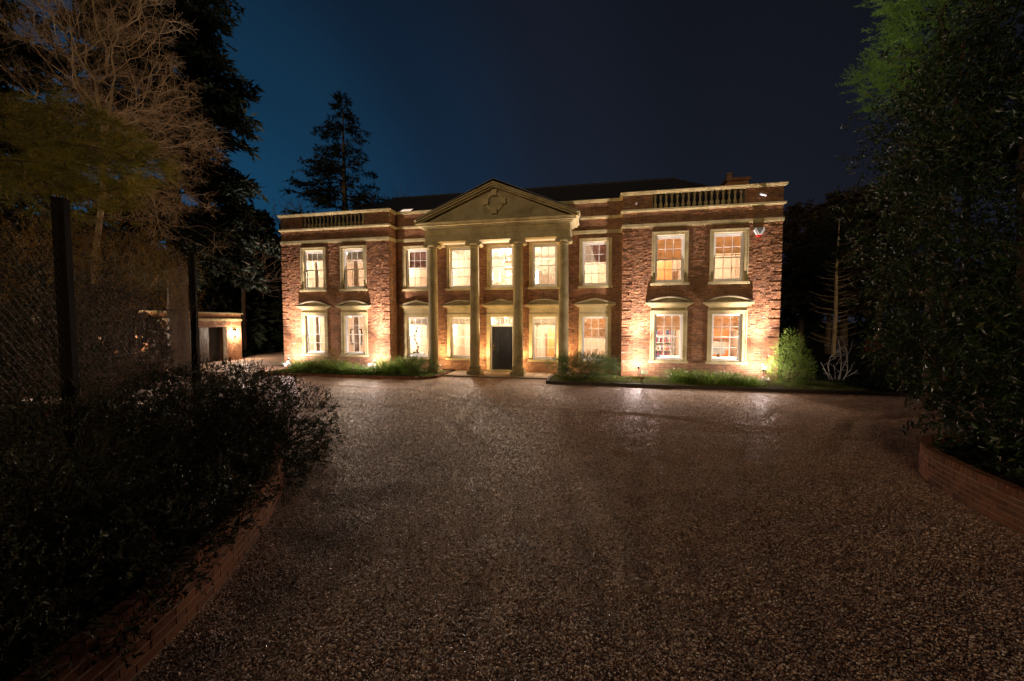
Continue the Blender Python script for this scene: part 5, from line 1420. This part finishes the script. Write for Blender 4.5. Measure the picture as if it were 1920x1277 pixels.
# ---- conifers
def conifer(label, base, H_, R_, nwh, per, seed, m=M_DARKN, droop=0.25, z0f=0.12, lfL=0.30, lfW=0.055, gaps=0.0, top=0.9, name='conifer', fin=16, barkm=M_BARK, lean=(0, 0), powr=0.85):
    r2 = np.random.default_rng(seed)
    t = thing(name, label, 'tree', base)
    wd, lf = MB(), MB()
    wd.tube([(lean[0]*k*k, lean[1]*k*k, H_*k) for k in (0, 0.25, 0.5, 0.75, 1.0)], [0.022*H_, 0.017*H_, 0.012*H_, 0.006*H_, 0.01], 8)
    P, D = [], []
    for i in range(nwh):
        f = (i+0.5)/nwh; z = H_*(z0f+(1-z0f)*min(0.99, max(0, f+r2.uniform(-0.5, 0.5)/nwh)))
        for j in range(per):
            z = H_*(z0f+(1-z0f)*min(0.985, max(0, f+r2.uniform(-0.7, 0.7)/nwh)))
            if r2.random() < gaps: continue
            L_ = R_*(1-f)**powr*r2.uniform(0.6, 1.2) + 0.03*H_*(1-f*0.6)
            a = r2.uniform(0, 2*math.pi); up = 0.35*(f-0.35)
            pts = []
            k_ = 5
            for k in range(k_+1):
                s_ = k/k_; pts.append((lean[0]*(z/H_)**2+math.cos(a)*L_*s_, lean[1]*(z/H_)**2+math.sin(a)*L_*s_, z+L_*(up*s_-droop*s_*s_+0.12*s_**3)))
            wd.segs(pts[:-1], pts[1:], 0.012*L_+0.006, 0.008*L_+0.004, 4)
            pts = np.array(pts); n = int(fin*max(1, L_)); ss = r2.uniform(0.18, 1.0, n)*k_; i0 = np.minimum(ss.astype(int), k_-1); fr_ = (ss-i0)[:, None]
            q = pts[i0]*(1-fr_)+pts[i0+1]*fr_
            sid = r2.choice([-1, 1], n); dv = np.stack([math.cos(a)*0.6-math.sin(a)*sid, math.sin(a)*0.6+math.cos(a)*sid, -droop*1.2+r2.normal(0, 0.25, n)], -1)
            P.append(q); D.append(dv)
    P = np.concatenate(P); D = np.concatenate(D)
    k = 7; L2 = lfL
    PP = np.repeat(P, k, 0); DD = unit(np.repeat(unit(D), k, 0) + rng.normal(0, 0.45, (len(PP), 3)))
    PP = PP + np.repeat(unit(D), k, 0)*(rng.random(len(PP))*L2*1.4)[:, None]
    leaves(lf, PP, DD, L2*rng.uniform(0.5, 1.2, len(PP)), lfW)
    wd.build('trunk', barkm, t); lf.build('crown', m, t)
    return t
conifer('tall dark cedar with drooping branches against the blue sky behind the bare tree', (-19.3, -2.7, -0.05), 20.5, 3.1, 38, 6, 81, droop=0.38, z0f=0.27, lfL=0.45, lfW=0.12, fin=15, gaps=0.15, name='cedar', powr=0.22)
conifer('black spruce behind the long needled pine at the far left edge', (-20.6, -9.2, -0.05), 17.5, 3.4, 34, 7, 83, droop=0.3, z0f=0.22, lfL=0.45, lfW=0.12, fin=12, name='spruce', powr=0.3)
conifer('lone pointed conifer silhouetted above the left wing roof', (-24.2, 17.2, -0.05), 24.9, 8.6, 40, 4, 82, droop=0.2, z0f=0.30, lfL=0.40, lfW=0.09, gaps=0.25, name='conifer', powr=1.15, fin=9)
for k, (x, y, h_, r_, lb) in enumerate(((-29.6, 11.3, 12.5, 4.2, 'dense dark tree filling the gap behind the garage and left wing'), (-28.2, 7.4, 9.5, 3.6, 'dark rounded tree above the garage roof'), (-31.5, 20, 14, 4.0, 'farther dark tree beyond the garage'), (-25.8, 12.5, 9.5, 3.2, 'dark tree close against the left wing corner'))):
    conifer(lb, (x, y, -0.05), h_, r_, 20, 9, 90+k, droop=0.3, z0f=0.02, lfL=0.8, lfW=0.25, fin=9, name='dark_tree', powr=0.5)
for k, (x, y, h_, r_, lb) in enumerate(((18.3, 21.5, 12.6, 3.0, 'pine just beyond the right wing corner'), (18.3, 17.4, 10.0, 2.6, 'shorter pine in front of the others at the right'), (20.8, 20.0, 13.2, 3.0, 'tallest of the pines right of the house'), (19.4, 13.8, 11.0, 2.6, 'pine rising behind the edge of the laurel hedge'), (24.5, 22, 14.0, 3.6, 'wide pine partly hidden by the laurel hedge'))):
    conifer(lb, (x, y, -0.05), h_, r_, 20, 6, 110+k, droop=0.05, z0f=0.35, lfL=0.45, lfW=0.10, fin=13, name='pine_tree', powr=0.35, m=M_FARPINE)
# bare lower trunk with stubby dead branches, lit
t = thing('dead_branched_conifer', 'slim conifer trunk with short bare side branches right of the house', 'tree', (16.0, 12.4, -0.05))
wd = MB().tube([(0, 0, 0), (0.05, 0, 3), (0, 0, 6), (0.05, 0, 9.2)], [0.13, 0.11, 0.08, 0.03], 8)
for i in range(58):
    z = 0.9 + 6.3*i/58; a = random.uniform(0, 6.28); L_ = random.uniform(0.5, 1.5)
    p0 = Vector((0.03, 0, z)); p1 = p0+Vector((math.cos(a)*L_*0.6, math.sin(a)*L_*0.6, L_*0.12)); p2 = p1+Vector((math.cos(a+0.3)*L_*0.5, math.sin(a+0.3)*L_*0.5, L_*0.25))
    wd.segs([p0, p1, p1], [p1, p2, p1+Vector((math.cos(a-0.6)*L_*0.3, math.sin(a-0.6)*L_*0.3, 0.1))], [0.022, 0.014, 0.01], [0.014, 0.005, 0.004], 4)
wd.build('trunk', M_PALEBARK, t)
lf = MB(); P, D = in_blobs([(0, 0, 8.2, 1.3, 1.3, 1.6), (0, 0, 6.6, 1.5, 1.5, 0.7)], 700, 0.2, 0.3, 120); sprays(lf, None, P, D, 12, 0.4, 0.2, 0.04); lf.build('crown', M_DARKN, t)

# ---- bare background trees
def bare(label, base, B, n, seed, m=M_BARK, tip=0.014, name='bare_tree'):
    t = thing(name, label, 'tree', base)
    P, D = in_blobs(B, n, 0.1, 0.25, seed)
    S_ = grow(P, (0, 0, 0), tip, 0.3, 0.40, trunk=[(0, 0, B[0][2]*0.3), (0.1, 0, B[0][2]*0.6)])
    wood('branches', S_, m, t, 0.06)
    return t
bare('bare tree standing right of the lone conifer above the roof', (-21.5, 22.0, -0.05), [(0, 0, 14.0, 3.4, 3, 3.2), (1.8, 0, 12.5, 2.6, 2.5, 2.4), (-2.0, 0, 12.0, 2.5, 2, 2.6)], 1300, 131)
bare('bare tree at the left parapet corner of the house', (-30.4, 17.0, -0.05), [(0, 0, 11.5, 3.2, 3, 3.6), (2.6, 0, 11.8, 2.2, 2, 2.0), (5.0, 0, 11.6, 2.0, 2, 2.0)], 1400, 132)
t = bare('bare spreading tree between the cedar and the left wing', (-24.8, 6.0, -0.05), [(0, 0, 8.0, 2.6, 2.2, 2.6), (1.6, 0, 6.5, 1.6, 2, 2.4)], 900, 133, M_BARK, 0.009)

# far woodland behind everything
lf = MB()
WBL = [(x, 34+6*math.sin(x*0.3), 3.0+1.2*math.sin(x*0.7), 4.5, 3, 4.5+1.5*math.sin(x*1.3+1)) for x in np.arange(-75, 80, 4.0)]
WBL += [(-38-2*math.sin(y), y, 3.5, 3, 4.5, 5.5) for y in np.arange(-14, 34, 4.5)] + [(34+2*math.sin(y), y, 3.5, 3, 4.5, 5.0) for y in np.arange(-14, 34, 4.5)]
P, D = in_blobs(WBL, 34000, 0.6, 0.2, 141); P = P[P[:, 2] > -0.1]
leaves(lf, P, rng.normal(0, 1, P.shape), 0.9, 0.5); o = lf.build('woodland', M_DARKN, kind='stuff')

# ---- lit lime green cypress and neighbours at the right corner
t = thing('lime_cypress', 'lime green bushy cypress lit by the spotlight at the right corner of the house', 'shrub', (7.35, -0.95, 0.08))
lf, tw = MB(), MB()
P, D = in_blobs([(0.0,0,0.55,0.62,0.55,0.6),(0.12,0.05,1.15,0.46,0.45,0.55),(0.15,0.05,1.65,0.24,0.24,0.38),(-0.35,-0.1,0.35,0.42,0.4,0.4),(0.4,0.0,0.6,0.42,0.4,0.55)], 1500, 0.5, 0.22, 151)
sprays(lf, tw, P, D, 22, 0.20, 0.034, 0.009, 0.0015, 0.4, 0.45); lf.build('foliage', M_CYP, t); tw.segs([(0, 0, 0)]*40, P[:40], 0.012, 0.004, 4); tw.build('stems', M_BARK, t)
t = thing('bare_white_shrub', 'leafless shrub with arching pale branches beside the lime cypress', 'shrub', (9.75, 0.4, 0.08))
A_, B_, RA, RB_ = [], [], [], []
for s0 in ((-0.45, 0.85, 1.5), (-0.25, 0.55, 1.75), (0.05, -0.1, 1.55), (0.15, 0.5, 1.7), (0.5, 1.1, 1.45), (-0.7, 0.9, 0.9)):
    x0, lean_, hh = s0; p = Vector((x0*0.35, 0, 0)); d = Vector((x0*0.9, random.uniform(-0.3, 0.3), 1)).normalized(); r_ = 0.022
    stack = [(p, d, r_, hh)]
    while stack:
        p, d, r_, L_ = stack.pop()
        seg = 0.16; nn = int(L_/seg)
        for i in range(nn):
            d = (d + Vector((random.gauss(0, 0.12) + (0.10 if x0 < 0 else -0.08), random.gauss(0, 0.10), random.gauss(0, 0.07)))).normalized(); q = p + d*seg
            A_.append(p); B_.append(q); RA.append(r_); RB_.append(r_*0.9); r_ *= 0.9; p = q
            if r_ > 0.0045 and random.random() < 0.45: stack.append((p.copy(), (d+Vector((random.gauss(0, 0.9), random.gauss(0, 0.6), random.gauss(0, 0.3)))).normalized(), r_*0.7, L_*0.4))
MB().segs(A_, B_, RA, RB_, 6).build('branches', M_BIRCH, t)
small_shrub('low dark evergreen behind the bare pale shrub', [(11.6, 0.8, 0.5, 1.2, 0.8, 0.7), (12.9, 0.6, 0.5, 1.0, 0.8, 0.7), (14.2, 0.4, 0.6, 1.2, 0.9, 0.9)], 1100, 161, M_DARKN, (0.09, 0.035))
t = thing('red_leaved_shrub', 'small shrub with dull red leaves at the foot of the hedge', 'shrub', (12.9, 3.4, 0.0))
lf = MB(); P, D = in_blobs([(0, 0, 1.2, 0.35, 0.3, 0.35)], 120, 0.3, 0.2, 162); sprays(lf, None, P, D, 10, 0.2, 0.08, 0.035); lf.build('foliage', M_RUST, t)
tw = MB(); tw.segs([(0, 0, 0)]*14, P[:14], 0.012, 0.005, 4); tw.build('stems', M_BARK, t)

# ---- flower beds
def juniper(label, base, B, n, seed, m=M_JUNI):
    t = thing('juniper', label, 'shrub', base); lf, tw = MB(), MB()
    P, D = in_blobs(B, n, 0.45, 0.25, seed); D = unit(D*np.array([1, 1, 0.35])+np.array([0, 0, 0.12]))
    sprays(lf, tw, P, D, 24, 0.26, 0.040, 0.008, 0.002, 0.3, 0.05)
    lf.build('foliage', m, t); k = min(30, n); tw.segs([(0, 0, 0)]*k, P[:k]*0.6, 0.012, 0.005, 4); tw.build('stems', M_BARK, t)
juniper('spreading blue green juniper in front of the right hand column', (-0.35, -1.45, 0.08), [(-0.05,0,0.66,1.2,0.6,0.30),(-0.8,-0.1,0.60,0.6,0.45,0.2),(0.35,0.1,0.80,0.65,0.5,0.28),(0.85,0,0.5,0.55,0.5,0.36),(0,0,0.32,0.9,0.5,0.28)], 2000, 171)
juniper('low juniper at the portico end of the left bed', (-7.55, -1.55, 0.08), [(0,0,0.38,0.75,0.5,0.26),(-0.3,0.2,0.55,0.45,0.4,0.2)], 620, 172)
def clump(label, base, rx, n, L_, seed, m=M_STRAP, wd_=0.022, name='strap_leaved_plant', cat='plant'):
    t = thing(name, label, cat, (base[0], base[1], 0.08)); mb = MB()
    r = rng.random(n)**0.5; a = rng.uniform(0, 6.28, n)
    P = np.stack([r*rx*0.6*np.cos(a), r*rx*0.45*np.sin(a), np.zeros(n)], -1)
    D = np.stack([np.cos(a)*r*0.55, np.sin(a)*r*0.5, np.ones(n)], -1) + rng.normal(0, 0.22, (n, 3))*np.array([1, 1, 0.2])
    blades(mb, P, D, L_*rng.uniform(0.55, 1.15, n), wd_*rng.uniform(0.7, 1.3, n), rng.uniform(0.3, 1.0), 5)
    mb.build('leaves', m, t); return t
lab = ['beside the outermost window', 'under the gap between the left windows', 'below the fireplace window', 'in front of the left wing corner', 'beside the inner corner of the wing', 'under the scroll ornament window', 'next to the low juniper']
for i, x in enumerate((-13.9, -12.95, -11.9, -11.0, -10.1, -9.2, -8.35)):
    clump('green strap leaved plant ' + lab[i], (x, (-1.7 if abs(x+10.25) < 0.8 else -1.2)+0.15*math.sin(i*2.3)), 0.85, 380, 0.72 if abs(x+10.25) < 0.8 else 0.98, i)
for i, x in enumerate((-13.4, -12.4, -11.4, -10.5, -9.6, -8.8)):
    clump('shorter grassy plant at the front edge %s' % ('near the left end of the brick edging', 'below the outer window pair', 'in front of the fireplace window', 'before the spotlight by the wing corner', 'before the wing return', 'before the scroll ornament window')[i], (x, -1.85), 0.5, 170, 0.42, i, name='grass_tuft')
t = thing('amber_shrub', 'small amber leaved shrub between the two left wing windows', 'shrub', (-12.3, -0.95, 0.08))
lf, tw = MB(), MB(); P, D = in_blobs([(0, 0, 0.78, 0.42, 0.3, 0.24)], 240, 0.3, 0.2, 181); sprays(lf, tw, P, D, 10, 0.14, 0.035, 0.014); lf.build('foliage', M_AMBER, t); tw.segs([(0, 0, 0)]*20, P[:20], 0.008, 0.004, 4); tw.build('stems', M_REDTWIG, t)
for i, (x, y, L_, n) in enumerate(((3.55, -1.35, 1.0, 520), (4.35, -1.65, 0.66, 260), (5.15, -1.45, 0.80, 420), (5.75, -1.65, 0.62, 260))):
    clump('strap leaved plant ' + ('tallest in the right bed', 'short, between two taller ones in the right bed', 'below the end study window', 'smallest, toward the lime cypress')[i], (x, y), 0.75, n, L_, 20+i)
for i, (x, y, lb) in enumerate(((1.95, -1.35, 'small leafless rose in front of the spotlight by the juniper'), (2.75, -1.0, 'leafless rose between the air brick and the grass'), (6.45, -1.6, 'leafless twiggy rose in front of the end spotlight'), (1.05, -0.9, 'leafless rose behind the right tip of the juniper'))):
    t = thing('bare_rose', lb, 'shrub', (x, y, 0.08)); P, D = in_blobs([(0, 0, 0.42, 0.26, 0.22, 0.30)], 60, 0.1, 0.2, 190+i)
    wood('stems', grow(P, (0, 0, 0), 0.0032, 0.4, 0.35, trunk=[(0, 0, 0.08)]), M_REDTWIG, t)
def groundcover(poly_x, ya, yb, n, m, seed, size=0.035):
    mb = MB(); x = rng.uniform(*poly_x, n); y = rng.uniform(ya, yb, n); P = np.stack([x, y, 0.085+0.05*rng.random(n)*(1+np.sin(x*3)*0.5)], -1)
    leaves(mb, P, np.stack([rng.normal(0, 1, n), rng.normal(0, 1, n), rng.uniform(0.1, 1.2, n)], -1), size, size*0.45)
    return mb.build('ground_cover', m, kind='stuff')
groundcover((-14.95, -13.7), -2.3, -0.1, 5200, M_LIME, 1, 0.05); groundcover((-14.9, -14.2), -1.9, -0.8, 900, M_AMBER, 5, 0.05)
groundcover((-1.6, 9.3), -2.34, -0.25, 26000, M_LIME, 2); groundcover((-13.8, -6.8), -2.2, -0.1, 9000, M_STRAP, 3, 0.05); groundcover((9.0, 16), -2.3, 4, 9000, M_DARKN, 4, 0.08)
# fallen leaves on the gravel
mb = MB(); n = 130; x = rng.uniform(-3, 5, n); y = -16.5+11*rng.random(n)
leaves(mb, np.stack([x, y, gz(x, y)+0.02], -1), rng.normal(0, 1, (n, 3))*np.array([1, 1, 0.15]), 0.06, 0.03, up=np.array([0, 0, 1.0])); mb.build('fallen_leaves', M_TANLEAF, kind='stuff')
